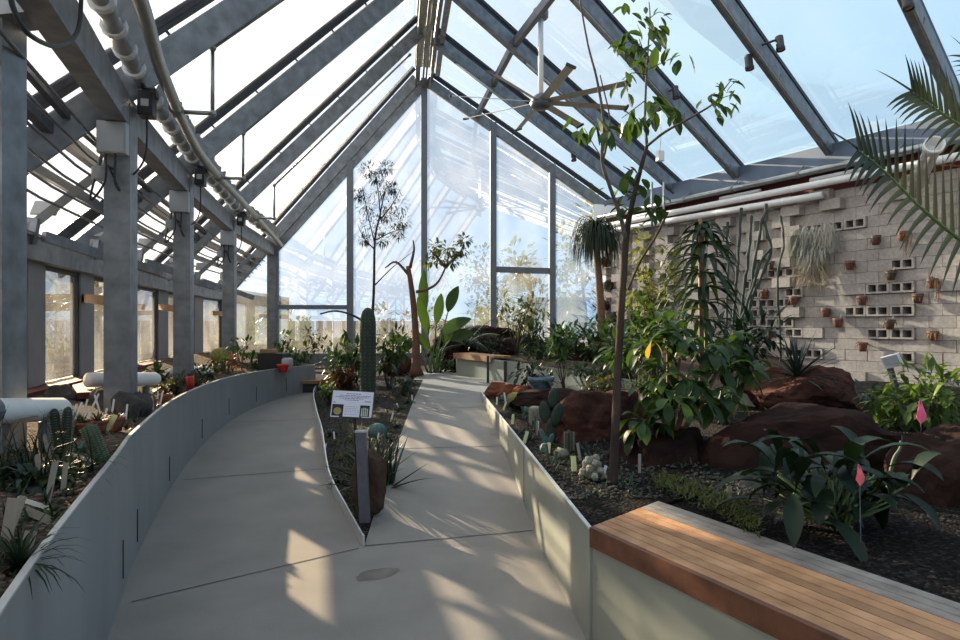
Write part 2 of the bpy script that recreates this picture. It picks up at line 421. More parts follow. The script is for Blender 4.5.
def frame_pts(i):
    c, r, e = V((*COLS[i], Z_COL)), V((*RIDGE[i], Z_RIDGE)), V((*EAVE[i], Z_EAVE))
    d = (c - r); d = d / V((d.x, d.y, 0)).length
    return c + d * 1.12, c, r, e
WALL_A, WALL_D = V((3.45 * KW, 17.55 * KW, 0)), V((0.5, -0.866, 0)).normalized()
WALL_N = V((-0.866, -0.5, 0)).normalized()

# ------------------------------------------------------------------ floor
mb = MB()
ys = [-4 + 0.25 * i for i in range(34)] + [4.47] + [4.6 + 0.25 * i for i in range(30)]
rows = []
for y in ys:
    if y <= 4.47:
        xl, xr = (x_pl(y) if y > -1.5 else -3.0) - 0.05, (x_rp(y) if y > 3.1 else x_rp(3.1) + (3.1 - y) * 0.53) + 0.05
        rows.append([(xl, y, 0), (lerp(xl, xr, 0.33), y, 0), (-0.817 if y > 4 else lerp(xl, xr, 0.5), y, zr(y)), (xr, y, zr(y))])
L = rows
for a, b in zip(L, L[1:]):
    o = len(mb.v); mb.v += [V(p) for p in a + b]
    for j in range(3): mb.f.append((o + j, o + j + 1, o + 5 + j, o + 4 + j)); mb.m.append(0)
yl = [4.47] + [4.6 + 0.25 * i for i in range(29)]
for a, b in zip(yl, yl[1:]):
    for xa, xb, z in ((lambda y: min(x_pl(y) - 0.05, x_wl(y) - 0.05), lambda y: x_wl(y) + 0.01, zl), (lambda y: x_wr(y) - 0.01, lambda y: x_rp(y) + 0.05, zr)):
        mb.add([(xa(a), a, z(a)), (xb(a), a, z(a)), (xb(b), b, z(b)), (xa(b), b, z(b))], [(0, 1, 2, 3)])
# the path bends away to the right behind the first bed, and on to the end wall
mb.add([(-1.2, 11.5, zr(11.5)), (-0.15, 11.5, zr(11.5)), (2.6, 7.6, 0.52), (3.4, 8.2, 0.6), (0.6, 12.3, 0.6), (-0.4, 13.6, 0.6), (-1.2, 13.4, 0.6)], [(0, 1, 4, 5, 6), (1, 2, 3, 4)])
mb.add([(x_rp(9.2), 9.2, zr(9.2)), (x_rp(9.2) + 2.6, 7.7, zr(9.2)), (2.7, 7.7, .52), (-0.15, 11.6, zr(11.6))], [(0, 1, 2, 3)])
floor = struct(mb.build('floor', 'concrete'), 'pale grey concrete path that splits in two around the wedge bed')
mb = MB()
def joint(a, b):
    n = 14
    pts = [V((lerp(a[0], b[0], t / n), lerp(a[1], b[1], t / n), 0)) for t in range(n + 1)]
    f = zl if (a[0] + b[0]) / 2 < x_wr(max(4.47, (a[1] + b[1]) / 2)) - 0.1 else zr
    d = (pts[-1] - pts[0]).normalized(); s = V((-d.y, d.x, 0)) * 0.006
    for p, q in zip(pts, pts[1:]):
        mb.add([p - s + V((0, 0, f(p.y) + .0025)), p + s + V((0, 0, f(p.y) + .0025)), q + s + V((0, 0, f(q.y) + .0025)), q - s + V((0, 0, f(q.y) + .0025))], [(0, 1, 2, 3)])
joint((-1.95, 3.58), (-0.84, 4.44)); joint((-0.82, 4.48), (0.39, 4.72)); joint((-2.86, 6.15), (-1.6, 6.5))
joint((x_wr(6.6), 6.62), (x_rp(6.6), 6.72)); joint((x_wr(8.6), 8.55), (x_rp(8.6), 8.7)); joint((x_wr(10.5), 10.4), (-0.2, 10.5)); joint((-3.3, 8.6), (-2.2, 8.8))
struct(mb.build('floor_joint', 'joint'), 'dark control joints sawn across the concrete path')

# ------------------------------------------------------------------ left planter (thin curved steel wall) and its bed
def wall_strip(mb, pts, top, bot, th, side=1):
    P = [V((p[0], p[1], 0)) for p in pts]; off = []
    for i, p in enumerate(P):
        d = (P[min(i + 1, len(P) - 1)] - P[max(i - 1, 0)]).normalized(); off.append(V((-d.y, d.x, 0)) * th * side)
    for i in range(len(P) - 1):
        a, b = P[i], P[i + 1]; c, d = a + off[i], b + off[i + 1]
        za, zb = bot(a.y), bot(b.y); ta, tb = (top(a.y), top(b.y))
        q = [a + V((0, 0, za)), b + V((0, 0, zb)), b + V((0, 0, tb)), a + V((0, 0, ta)), c + V((0, 0, za)), d + V((0, 0, zb)), d + V((0, 0, tb)), c + V((0, 0, ta))]
        fs = [(0, 1, 2, 3), (7, 6, 5, 4), (3, 2, 6, 7)]
        if i == 0: fs.append((0, 3, 7, 4))
        if i == len(P) - 2: fs.append((1, 5, 6, 2))
        mb.add(q, fs)
pw = thing('planter_wall', 'long curved galvanised steel planter wall along the left path', 'planter wall', (-2.3, 4.3, 0)); pw['kind'] = 'structure'
mb = MB(); far_end = [(-2.90, 11.25), (-3.1, 11.5), (-3.9, 11.9), (-4.4, 12.0)]
wall_strip(mb, [(p.x, p.y) for p in PLANTER] + far_end[1:], lambda y: T_LEFT - 0.008, lambda y: -0.1, 0.012)
mb.build('steel_sheet', 'zinc', pw)
mb = MB(); wall_strip(mb, [(p.x + 0.004, p.y) for p in PLANTER] + far_end[1:], lambda y: T_LEFT, lambda y: T_LEFT - 0.008, 0.022)
mb.build('top_edge', 'zinc_edge', pw)
mb = MB()
for k, p in enumerate(PLANTER):     # sheet joints and weep slots
    if p.y > 1 and k % 5 == 0:
        d = (PLANTER[min(k + 1, len(PLANTER) - 1)] - PLANTER[k - 1]).normalized(); n = V((d.y, -d.x, 0))
        z0 = zl(p.y)
        mb.box(p + n * 0.001 + V((0, 0, z0 + 0.2)), (0.006, 0.010, 0.22), math.atan2(d.y, d.x))
mb.build('weep_slot', 'dark_frame', pw)
BED_Z = 0.79
def grid_bed(name, mt, leftf, rightf, ya, yb, ny, nx, zf, amp=0.02, fr=2.0, smooth=True):
    mb = MB()
    for i in range(ny + 1):
        y = lerp(ya, yb, i / ny)
        a, b = leftf(i / ny), rightf(i / ny)
        for j in range(nx + 1):
            p = a.lerp(b, j / nx)
            mb.v.append(V((p.x, p.y, zf(p, j / nx, i / ny) + amp * noise.noise(V((p.x * fr, p.y * fr, 3.3))))))
    for i in range(ny):
        for j in range(nx):
            a = i * (nx + 1) + j; mb.f.append((a, a + 1, a + nx + 2, a + nx + 1)); mb.m.append(0)
    return mb.build(name, mt, smooth=smooth)
nP = len(PLANTER) - 1
def outer_line(t):
    y = lerp(-1.6, 13.8, t)
    return V((interp([(-3, 0.2 - 1.2), (0.2, -2.5), (2.9, -3.4), (5.4, -4.0), (8.1, -4.72), (11.4, -5.4), (14.2, -5.65)], y), y, 0))
def inner_line(t):
    k = t * nP; i = min(int(k), nP - 1); p = PLANTER[i].lerp(PLANTER[i + 1], k - i); return p + V((-0.012, 0.004, 0))
struct(grid_bed('ground_left_bed', 'gravel_brown', outer_line, inner_line, 0, 1, 90, 22, lambda p, u, v: BED_Z + 0.20 * (1 - u) ** 1.3, 0.02, 3), 'brown gravel filling the left planter')
# loose pebbles on the nearest part of the bed
mb = MB(); r2 = random.Random(3)
for k in range(1500):
    y = 1.4 + 2.6 * r2.random() ** 1.1; x = x_pl(y) - 0.03 - r2.random() * 1.1
    s = 0.006 + 0.012 * r2.random()
    c = V((x, y, BED_Z + 0.02 + 0.02 * noise.noise(V((x * 3, y * 3, 3.3))) + s * 0.2))
    mb.blob(c, (s * 1.2, s, s * 0.7), 1, 0.3, 1.5, k, r2.random() * 6)
stuff(mb.build('gravel', 'pebble'), 'loose brown gravel pebbles over the nearest part of the left bed', 'gravel')

# ------------------------------------------------------------------ centre wedge bed with its steel curb
def wl(t): y = lerp(4.47, 11.9, t); return V((x_wl(y) + 0.012, y, 0))
def wr(t): y = lerp(4.47, 11.9, t); return V((x_wr(y), y, 0))
def wz(p, u, v):
    a, b = zl(p.y) + 0.04, zr(p.y) - 0.01
    return lerp(min(a, b + 0.02), b, u) - 0.02 * math.sin(math.pi * u) + 0.06 * math.sin(math.pi * u) * min(1, v * 2)
struct(grid_bed('ground_wedge_bed', 'gravel_mid', wl, wr, 0, 1, 60, 14, wz, 0.012, 6), 'dark gravel of the wedge shaped bed between the two paths')
mb = MB(); wall_strip(mb, [(p.x, p.y) for p in WEDGE_L], lambda y: zl(y) + 0.075 + 0.045 * min(1, max(0, (y - 4.47) / 3)), lambda y: zl(y) - 0.05, 0.012, -1)
o = struct(mb.build('curb_steel', 'zinc_edge'), 'low curved steel curb on the left side of the wedge bed')

# ------------------------------------------------------------------ right planter: steel wall, bench front, beds
T_RIGHT = 0.567
pr = thing('planter_wall', 'straight galvanised steel planter wall right of the ramp', 'planter wall', (0.53, 3.1, 0)); pr['kind'] = 'structure'
mb = MB(); edge = [(0.53, 3.1), (x_rp(4.5), 4.5), (x_rp(6), 6), (x_rp(7.5), 7.5), (0.015, 9.39)]
wall_strip(mb, edge, lambda y: T_RIGHT - 0.006, lambda y: zr(y) - 0.1, 0.012, -1); mb.build('steel_sheet', 'zinc_plain', pr)
mb = MB(); wall_strip(mb, [(0.015, 9.39), (0.9, 8.75), (2.6, 7.6)], lambda y: T_RIGHT, lambda y: 0.3, 0.012, -1); mb.build('back_sheet', 'zinc_plain', pr)
mb = MB(); wall_strip(mb, [(x - 0.004, y) for x, y in edge], lambda y: T_RIGHT, lambda y: T_RIGHT - 0.006, 0.02, -1); mb.build('top_edge', 'zinc_edge', pr)
mb = MB()
for y in (5.2, 7.3): mb.box((x_rp(y) - 0.001, y, (zr(y) + T_RIGHT) / 2), (0.006, 0.008, T_RIGHT - zr(y) - 0.02), R(4.7))
mb.build('sheet_seam', 'galv_dark', pr)
BD = V((0.47, -0.883, 0)).normalized(); BN = V((-0.883, -0.47, 0)).normalized()      # bench front direction and outward normal
B0 = V((0.53, 3.1, 0)); BLEN = 3.2
mb = MB()
a = B0 - BN * 0.012 - BD * 0.012; b = a + BD * BLEN
wall_strip(mb, [(a.x, a.y), (b.x, b.y)], lambda y: T_RIGHT - 0.03, lambda y: -0.1, 0.012, 1); mb.build('bench_front_sheet', 'zinc_plain', pr)
# bench
bench = thing('slatted_bench', 'long hardwood slatted bench top on the steel planter front', 'bench', (B0.x, B0.y, 0.42))
mb = MB(); th = 0.04; nb = 7; wtot = 0.40; back_dir = V((0.707, 0.707, 0)).normalized()
def slat(mb, d0, d1, z0, z1, shift=0.0):
    # board between perpendicular distances d0..d1 from the bench front, mitred end
    cosn = abs(back_dir.dot(BN))
    p0, p1 = B0 + back_dir * (d0 / cosn), B0 + back_dir * (d1 / cosn)
    q0, q1 = B0 - BN * d0 + BD * BLEN, B0 - BN * d1 + BD * BLEN
    vs = [V((p.x, p.y, z)) for z in (z0, z1) for p in (p0, q0, q1, p1)]
    mb.add(vs, [(3, 2, 1, 0), (4, 5, 6, 7), (0, 1, 5, 4), (1, 2, 6, 5), (2, 3, 7, 6), (3, 0, 4, 7)])
w_ = 0.054; gp = 0.006
for k in range(nb): slat(mb, 0.03 + k * (w_ + gp), 0.03 + k * (w_ + gp) + w_, T_RIGHT - 0.03, T_RIGHT + 0.004)
mb.build('slats', 'wood', bench)
mb = MB(); d0 = 0.03 + nb * (w_ + gp)
for k in range(3): slat(mb, d0 + k * (w_ + gp), d0 + k * (w_ + gp) + w_, T_RIGHT - 0.03, T_RIGHT + 0.004)
o = mb.build('grey_slats', 'wood_grey', bench); o['label'] = 'grey slats along the back of the bench'  # rear boards in a greyer wood than the front ones
mb = MB(); slat(mb, 0.0, 0.028, T_RIGHT - 0.09, T_RIGHT + 0.004); mb.build('front_board', 'wood_dark', bench)
mb = MB()
pe = B0 + back_dir * (0.028 / abs(back_dir.dot(BN))); pe2 = B0 + back_dir * 0.64
mb.beam(V((pe.x, pe.y, T_RIGHT - 0.062)), V((pe2.x, pe2.y, T_RIGHT - 0.062)), 0.02, 0.056); mb.build('end_board', 'wood_dark', bench)
# bed 1
back_edge = [(1.75, 1.2), (0.96, 3.53), (0.60, 3.28)]
def b1l(t):
    pts = [(2.4, 0.9), (1.62, 2.36), (0.98, 3.53), (0.556, 3.115), (x_rp(4.2) + 0.006, 4.2), (x_rp(6) + 0.006, 6), (x_rp(7.7) + 0.006, 7.7), (0.03, 9.37)]
    k = t * 7; i = min(int(k), 6); return V((*pts[i], 0)).lerp(V((*pts[i + 1], 0)), k - i)
def b1r(t):
    pts = [(8.2, 5.9), (8.0, 7.3), (7.4, 8.4), (6.9, 9.3), (6.35, 10.25), (5.4, 10.2), (4.0, 9.2), (2.6, 7.7)]
    k = t * 7; i = min(int(k), 6); return V((*pts[i], 0)).lerp(V((*pts[i + 1], 0)), k - i)
def b1z(p, u, v): return 0.545 + 0.11 * min(1, u * 1.6)
struct(grid_bed('ground_right_bed', 'gravel_dark', b1l, b1r, 0, 1, 84, 40, b1z, 0.02, 3), 'dark gravel of the raised bed behind the bench')
def bed_z(x, y): return 0.55 + 0.1 * min(1, max(0, (x - 0.3) / 3.0))
# terrace: bench planter at the end of the path, stepping back to the block wall
TER = [(-0.95, 13.1), (-0.45, 12.5), (0.65, 10.7), (1.76, 9.0), (3.2, 7.2)]
TZ = lambda y: interp([(7, 0.75), (9.0, 0.83), (10.7, 0.93), (12.5, 0.96), (20, 0.97)], y)
pt = thing('planter_wall', 'grey steel planter wall at the far end of the ramp, under a short bench', 'planter wall', (-0.45, 12.5, 0.6)); pt['kind'] = 'structure'
mb = MB(); wall_strip(mb, [(-0.50, 13.6), (-0.45, 12.5), (0.65, 10.7), (1.76, 9.0), (3.2, 7.2)], TZ, lambda y: 0.4, 0.012, -1); mb.build('steel_sheet', 'zinc_plain', pt)
bench2 = thing('slatted_bench', 'short timber bench top at the far end of the ramp', 'bench', (-0.45, 12.5, 0.9))
mb = MB(); d2 = V((1.1, -1.8, 0)).normalized(); n2 = V((d2.y, -d2.x, 0))
for k in range(6):
    a = V((-0.45, 12.5, 0.985)) + n2 * (0.03 - 0.075 * k) - d2 * 0.02; mb.beam(a, a + d2 * 1.35 + V((0, 0, -0.01)), 0.066, 0.04)
mb.build('slats', 'wood', bench2)
mb = MB(); a = V((-0.45, 12.5, 0.955)) + n2 * 0.065 - d2 * 0.02; mb.beam(a, a + d2 * 1.35 + V((0, 0, -0.01)), 0.02, 0.10); mb.build('front_board', 'wood', bench2)
def tl(t):
    pts = [(-0.47, 13.5), (-0.43, 12.5), (0.67, 10.72), (1.78, 9.02), (3.2, 7.25)]
    k = t * 4; i = min(int(k), 3); return V((*pts[i], 0)).lerp(V((*pts[i + 1], 0)), k - i)
def tr_(t):
    pts = [(-0.45, 15.55), (3.2, 15.95), (4.2, 14.0), (5.2, 12.3), (5.9, 11.0)]
    k = t * 4; i = min(int(k), 3); return V((*pts[i], 0)).lerp(V((*pts[i + 1], 0)), k - i)
struct(grid_bed('ground_terrace_bed', 'soil', tl, tr_, 0, 1, 24, 24, lambda p, u, v: TZ(p.y) - 0.04 + 0.10 * u - (0.25 * max(0, v - 0.8) * 5), 0.04, 2), 'dark soil of the upper terrace below the end wall')
mb = MB()
for x0, y0, x1, y1, x2, y2, x3, y3 in ((-4.9, 11.9, -1.2, 11.9, -1.2, 15.6, -4.9, 15.2),):
    mb.add([(x0, y0, 0.50), (x1, y1, zr(11.9) - 0.01), (x2, y2, 0.6), (x3, y3, 0.5)], [(0, 1, 2, 3)])
mb.add([(-1.2, 13.4, 0.61), (-0.4, 13.5, 0.61), (-0.4, 15.7, 0.66), (-1.2, 15.6, 0.66)], [(0, 1, 2, 3)])
struct(mb.build('ground_far_bed', 'soil'), 'dark soil at the far left below the end wall')

# ------------------------------------------------------------------ block wall on the right
HOLLOW_PX = [(811, 226), (834, 222), (857, 218), (909, 260), (882, 287), (909, 285), (856, 311), (882, 311), (908, 310), (882, 335), (908, 335), (908, 360),
             (788, 271), (791, 292), (772, 272), (765, 303), (781, 303), (772, 314), (762, 323), (783, 323), (791, 333), (752, 295), (757, 283), (767, 292), (748, 304), (744, 322), (752, 313), (768, 333), (801, 357), (786, 362), (815, 353), (740, 333), (745, 345)]
def wall_uz(px, py):
    r = (px - 480) / FPX
    u = (r * WALL_A.y - WALL_A.x) / (WALL_D.x - r * WALL_D.y)
    y = WALL_A.y + WALL_D.y * u
    return u, CAM_H - (py - HORIZON) / FPX * y
WZ0, NC, ULEN = CAM_H - 1.25 * KW, 19, 8.55 * KW
BH, BL = 0.2 * KW, 0.4 * KW
hollow = set()
for px, py in HOLLOW_PX:
    u, z = wall_uz(px, py); c = int((z - WZ0) / BH); k = round((u - BL / 2 - (BL / 2 if c % 2 else 0)) / BL); hollow.add((c, k))
mb = MB(); rw = random.Random(11)
def wall_box(u0, u1, z0, z1, d0, d1):
    p = [WALL_A + WALL_D * u + WALL_N * d + V((0, 0, z)) for u in (u0, u1) for d in (d0, d1) for z in (z0, z1)]
    mb.add(p, [(0, 1, 3, 2), (4, 6, 7, 5), (0, 4, 5, 1), (2, 3, 7, 6), (0, 2, 6, 4), (1, 5, 7, 3)])
for c in range(NC):
    for k in range(-1, 23):
        u0 = k * BL + (BL / 2 if c % 2 else 0); u1 = u0 + BL
        if u1 <= 0.02 or u0 >= ULEN: continue
        u0, u1 = max(u0, 0), min(u1, ULEN)
        z0 = WZ0 + c * BH; z1 = z0 + BH; g = 0.006
        if (c, k) in hollow and u1 - u0 > BL - .01:
            t = 0.035; d1 = 0.05
            wall_box(u0 + g, u1 - g, z0 + g, z0 + t, -0.19, d1); wall_box(u0 + g, u1 - g, z1 - t, z1 - g, -0.19, d1)
            for a in (u0 + g, (u0 + u1) / 2 - t / 2, u1 - t): wall_box(a, a + t, z0 + t, z1 - t, -0.19, d1)
        else:
            far = u0 < 4.75 + 0.055 * c + 0.25 * math.sin(c * 1.9)
            if far: d1 = (0.15 if k % 2 else 0.0) + rw.uniform(-.006, .006)
            else: d1 = 0.0 + rw.uniform(-.004, .004) + (0.05 if rw.random() < 0.08 else 0)
            wall_box(u0 + g * .5, u1 - g * .5, z0 + g * .5, z1 - g * .5, -0.19, d1)
wall = struct(mb.build('wall_right', 'block'), 'grey concrete block wall with staggered and hollow blocks')
mb = MB(); wall_box(0, ULEN, 0.2, WZ0 + NC * BH - 0.02, -0.40, -0.195)
for c in range(NC): wall_box(0.02, ULEN - 0.02, WZ0 + c * BH + BH - .01, WZ0 + c * BH + BH - .001, -0.19, -0.02)
mb.build('wall_right_mortar', 'mortar', None); bpy.data.objects['wall_right_mortar']['kind'] = 'structure'
def wp(u, d, z): return WALL_A + WALL_D * (u * KW) + WALL_N * d + V((0, 0, CAM_H + (z - CAM_H) * KW))
# fascia, red trim, eave pipes
mb = MB(); mb.beam(wp(-0.3, 0.10, 4.68), wp(12.5, 0.10, 4.68), 0.10, 0.44)
struct(mb.build('beam_eave', 'fascia'), 'blue grey steel eave beam above the block wall')
mb = MB(); mb.beam(wp(0, -0.05, 4.28), wp(8.6, -0.05, 4.28), 0.12, 0.38)
struct(mb.build('trim_1', 'oxide_red'), 'dark red steel strip between block wall and eave beam')
t = thing('heating_pipe', 'bare steel pipe running under the eave beam', 'pipe', wp(0, 0.32, 4.46))
mb = MB(); mb.tube([wp(0.1, 0.30, 4.45), wp(3, 0.30, 4.44), wp(7.2, 0.30, 4.44), wp(9.4, 0.30, 4.44)], 0.058, 12); mb.build('tube', 'pipe_steel', t, True)
for u in (1.9, 3.1, 4.4, 5.9, 7.7):
    mb = MB(); mb.lathe(wp(u, 0.30, 4.44) - WALL_D * 0.03, [(0.066, 0), (0.07, 0.01), (0.07, 0.05), (0.066, 0.06)], 12, axis=WALL_D); mb.tube([wp(u, 0.30, 4.5), wp(u, 0.16, 4.62)], 0.012, 6)
    mb.build('pipe_hanger', 'galv', t)
for i, (d, z0, z1, u0, u1, lab) in enumerate(((0.28, 4.20, 4.18, 0.05, 9.2, 'upper white lagged pipe along the top of the block wall'), (0.27, 4.05, 3.97, 0.05, 6.35, 'lower white lagged pipe resting against the topmost blocks'))):
    t = thing('lagged_pipe', lab, 'pipe', wp(u0, d, z0))
    mb = MB(); mb.tube([wp(lerp(u0, u1, k / 8), d, lerp(z0, z1, k / 8)) for k in range(9)], 0.062, 12); mb.build('lagging', 'white_lagging', t, True)
    for k in range(1, 8):
        mb = MB(); mb.lathe(wp(lerp(u0, u1, k / 8), d, lerp(z0, z1, k / 8)) - WALL_D * .01, [(0.064, 0), (0.0655, 0.004), (0.0655, 0.02), (0.064, 0.024)], 12, axis=WALL_D)
        mb.build('lagging_band', 'white_plastic', t)
for u0, u1, lab in ((1.1, 2.2, 'short white pipe length under the eave beam at the far end of the block wall'), (3.9, 4.9, 'short white pipe length under the eave beam above the tall stick cactus'), (6.0, 7.0, 'short white pipe length under the eave beam above the hanging moss')):
    mb = MB(); mb.tube([wp(u0, 0.10, 4.325), wp(u1, 0.10, 4.325)], 0.045, 10)
    tag(mb.build('lagged_pipe', 'white_lagging', None, True, origin=wp(u0, 0.10, 4.325)), lab, 'pipe', 'short white pipes above the block wall')
# pilaster at the near end of the block wall
mb = MB(); mb.box(wp(8.55 + 0.2, 0.05, 2.2), (0.40, 0.12, 4.2), math.atan2(WALL_D.y, WALL_D.x))
struct(mb.build('pillar_right', 'stucco'), 'pale grey pillar at the near end of the block wall')
mb = MB(); mb.box(wp(8.55 + 2.6, -0.1, 2.2), (4.0, 0.2, 4.2), math.atan2(WALL_D.y, WALL_D.x)); struct(mb.build('wall_near', 'stucco'))

# ------------------------------------------------------------------ columns, rafters, purlins
for i in range(NF):
    o_, c, r, e = frame_pts(i)
    rz = math.atan2((r - c).y, (r - c).x) if i > 3 else R(20 - 3 * i)
    cc = c if i != 4 else V((-2.69, 3.56, 0))
    mb = MB(); mb.box((cc.x, cc.y, Z_COL / 2 + .05), (0.20, 0.20, Z_COL + .06), R([12, 10, 12, 12, 2, 30, 35, 40][i]))
    if i == 4: mb.beam((cc.x, cc.y, Z_COL), (cc.x + .34, cc.y - .06, Z_COL), .2, .2)
    struct(mb.build('column', 'galv', origin=(cc.x, cc.y, 0)), 'square galvanised steel column on the left side')
    dl = (r - c).normalized(); nrm = dl.cross(V((-dl.y, dl.x, 0)).normalized()); nrm = nrm if nrm.z > 0 else -nrm
    mb = MB(); mb.beam(o_ - dl * 0.1, r - dl * 0.12, 0.15, 0.26, nrm, 0.16)
    struct(mb.build('beam_rafter', 'galv', origin=c, bevel=0.012), 'wide galvanised rafter of the steep left roof slope')
    mb = MB(); mb.beam(o_ - dl * 0.3, r + dl * 0.05, 0.055, 0.07, nrm, 0.41); mb.beam(o_ - dl * 0.3, r + dl * 0.05, 0.03, 0.05, nrm, 0.35)
    n_ = 7
    for k in range(1, n_): p = c.lerp(r, k / n_); mb.beam(p + nrm * 0.28, p + nrm * 0.36, 0.02, 0.02, dl)
    struct(mb.build('beam_glazing_bar', 'dark_frame', origin=c), 'dark glazing bar above the left rafter')
    dr = (e - r).normalized(); nr = dr.cross(V((-dr.y, dr.x, 0)).normalized()); nr = nr if nr.z > 0 else -nr
    mb = MB(); mb.beam(r + dr * 0.12, e + dr * 0.05, 0.13, 0.24, nr, 0.0)
    struct(mb.build('beam_rafter', 'galv', origin=e, bevel=0.012), 'galvanised rafter of the low right roof slope')
    mb = MB(); mb.beam(r, e + dr * 0.25, 0.06, 0.06, nr, 0.24); mb.beam(r, e + dr * 0.2, 0.03, 0.05, nr, 0.185)
    for k in range(1, 9): p = r.lerp(e, k / 9); mb.beam(p + nr * 0.1, p + nr * 0.2, 0.02, 0.02, dr)
    struct(mb.build('beam_glazing_bar', 'dark_frame', origin=e), 'dark glazing bar above the right rafter')
mb = MB()
for (a, b) in zip(COLS, COLS[1:]): mb.beam((*a, Z_COL + 0.02), (*b, Z_COL + 0.02), 0.16, 0.26)
struct(mb.build('beam_column_head', 'galv'), 'galvanised beam bent along the heads of the left columns')
mb = MB()
for a, b in zip(RIDGE, RIDGE[1:]):
    for s_ in (-0.16, 0.16): mb.beam((a[0] + s_, a[1], Z_RIDGE + 0.02), (b[0] + s_, b[1], Z_RIDGE + 0.02), 0.07, 0.16)
    mb.beam((a[0], a[1], Z_RIDGE + 0.34), (b[0], b[1], Z_RIDGE + 0.34), 0.5, 0.06)
struct(mb.build('beam_ridge', 'galv'), 'twin ridge beams with a cover strip')
PUR = []
for i in range(NF): o_, c, r, e = frame_pts(i); PUR.append(r.lerp(e, 0.27))
mb = MB()
for a, b in zip(PUR[1:], PUR[2:]): mb.beam(a + V((0, 0, .02)), b + V((0, 0, .02)), 0.09, 0.16)
mb.beam(PUR[0].lerp(PUR[1], .05), PUR[1], 0.09, 0.14)
struct(mb.build('beam_purlin', 'galv_dark'), 'dark purlin crossing the right roof slope')
LP = []
for i in range(NF): o_, c, r, e = frame_pts(i); LP.append(o_.lerp(c, 0.55) + V((0, 0, 0.28)))
mb = MB()
for a, b in zip(LP, LP[1:]):
    mb.beam(a, b, 0.07, 0.12); mb.beam(a + V((.1, .05, 0.10)), b + V((.1, .05, 0.10)), 0.05, 0.05); mb.beam(a + V((-.2, -.1, -0.25)), b + V((-.2, -.1, -0.25)), 0.05, 0.08)
struct(mb.build('beam_vent_purlin', 'galv_dark'), 'dark vent rails low on the left slope')
# light ridge gutter rails hanging under the ridge at the far end
mb = MB()
for dx, dz, w, h in ((0.28, -0.12, 0.10, 0.14), (0.12, -0.2, 0.035, 0.035), (-0.06, -0.22, 0.05, 0.05), (-0.22, -0.16, 0.04, 0.04), (0.02, -0.12, 0.04, 0.04)):
    for a, b in zip(RIDGE[:6], RIDGE[1:7]):
        t0 = 0.30 if (a == RIDGE[0] and dx == 0.28) else 0.02
        p, q = V((*a, Z_RIDGE)), V((*b, Z_RIDGE)); p = p.lerp(q, t0)
        mb.beam(p + V((dx, 0, dz)), q + V((dx, 0, dz)), w, h)
tag(mb.build('ridge_rail', 'galv', origin=(*RIDGE[0], Z_RIDGE)), 'bundle of galvanised rails and pipes running under the ridge', 'rail')

# ------------------------------------------------------------------ roof glass
wi = [0]
def pane(pts, label, mt='glass_roof'):
    wi[0] += 1; mb = MB(); mb.add(pts, [tuple(range(len(pts)))])
    return struct(mb.build(f'window_{wi[0]}', mt, origin=pts[0]), label)
for i in range(NF - 1):
    oa, ca, ra, ea = frame_pts(i); ob, cb, rb, eb = frame_pts(i + 1); up = V((0, 0, 0.56)); ur = V((0, 0, 0.29))
    k0, k1 = ca.lerp(ra, 0.04) + up, cb.lerp(rb, 0.04) + up
    pane([oa + up - V((.15, .1, .15)), ob + up - V((.15, .1, .15)), k1, k0], 'vent glass low on the left roof slope between two rafters, tinted to dim the sun', 'glass_vent_tinted')
    pane([k0, k1, rb + up, ra + up], 'glass of the steep left roof slope between two rafters', 'glass_left')
    pane([ra + ur, rb + ur, eb + ur, ea + ur], 'glass of the low right roof slope between two rafters')

# ------------------------------------------------------------------ low window wall on the left
WO = []
for i in range(NF): o_, c, r, e = frame_pts(i); WO.append(V((o_.x, o_.y, 0)))
mb = MB(); hd = MB(); wallb = MB()
for i, (a, b) in enumerate(zip(WO, WO[1:])):
    hd.beam(a + V((0, 0, 2.23)), b + V((0, 0, 2.23)), 0.30, 0.20); hd.beam(a + V((0.0, 0.0, 2.345)), b + V((0.0, 0.0, 2.345)), 0.36, 0.03)
    wallb.beam(a + V((0, 0, 0.45)), b + V((0, 0, 0.45)), 0.16, 0.96)
struct(hd.build('lintel_left', 'galv'), 'galvanised header beam over the low left windows')
struct(wallb.build('wall_left', 'stucco'), 'low wall under the left windows')
wj = MB(); jd = MB()
n_lab = 0
for i, (a, b) in enumerate(zip(WO[:6], WO[1:7])):
    d = (b - a); Ln = d.length; d = d / Ln; per = Ln / 2; n = V((-d.y, d.x, 0))
    for k in range(2):
        s0 = k * per; p0, p1 = a + d * (s0 + per * 0.15), a + d * (s0 + per * 0.85)
        wj.beam(a + d * s0 + V((0, 0, 1.53)), a + d * (s0 + per * 0.14) + V((0, 0, 1.53)), 0.10, 1.2)
        wj.beam(a + d * (s0 + per * 0.86) + V((0, 0, 1.53)), a + d * (s0 + per) + V((0, 0, 1.53)), 0.10, 1.2)
        wi[0] += 1; w = bpy.data.objects.new(f'window_{wi[0]}', None); COL.objects.link(w); w.location = (p0 + p1) / 2 + V((0, 0, 0.95)); struct(w, 'small fixed window in the low left wall')
        f = MB()
        for q in (p0, p1): f.beam(q + V((0, 0, 0.95)), q + V((0, 0, 2.13)), 0.05, 0.06, n)
        for z in (0.97, 2.11): f.beam(p0 + V((0, 0, z)), p1 + V((0, 0, z)), 0.05, 0.04)
        f.build('frame', 'dark_frame', w)
        g = MB(); g.add([p0 + V((0, 0, .97)), p1 + V((0, 0, .97)), p1 + V((0, 0, 2.11)), p0 + V((0, 0, 2.11))], [(0, 1, 2, 3)]); g.build('pane', 'glass_wall', w)
struct(wj.build('wall_left_panels', 'panel_grey'), 'grey wall panels between the low left windows')
mb = MB()
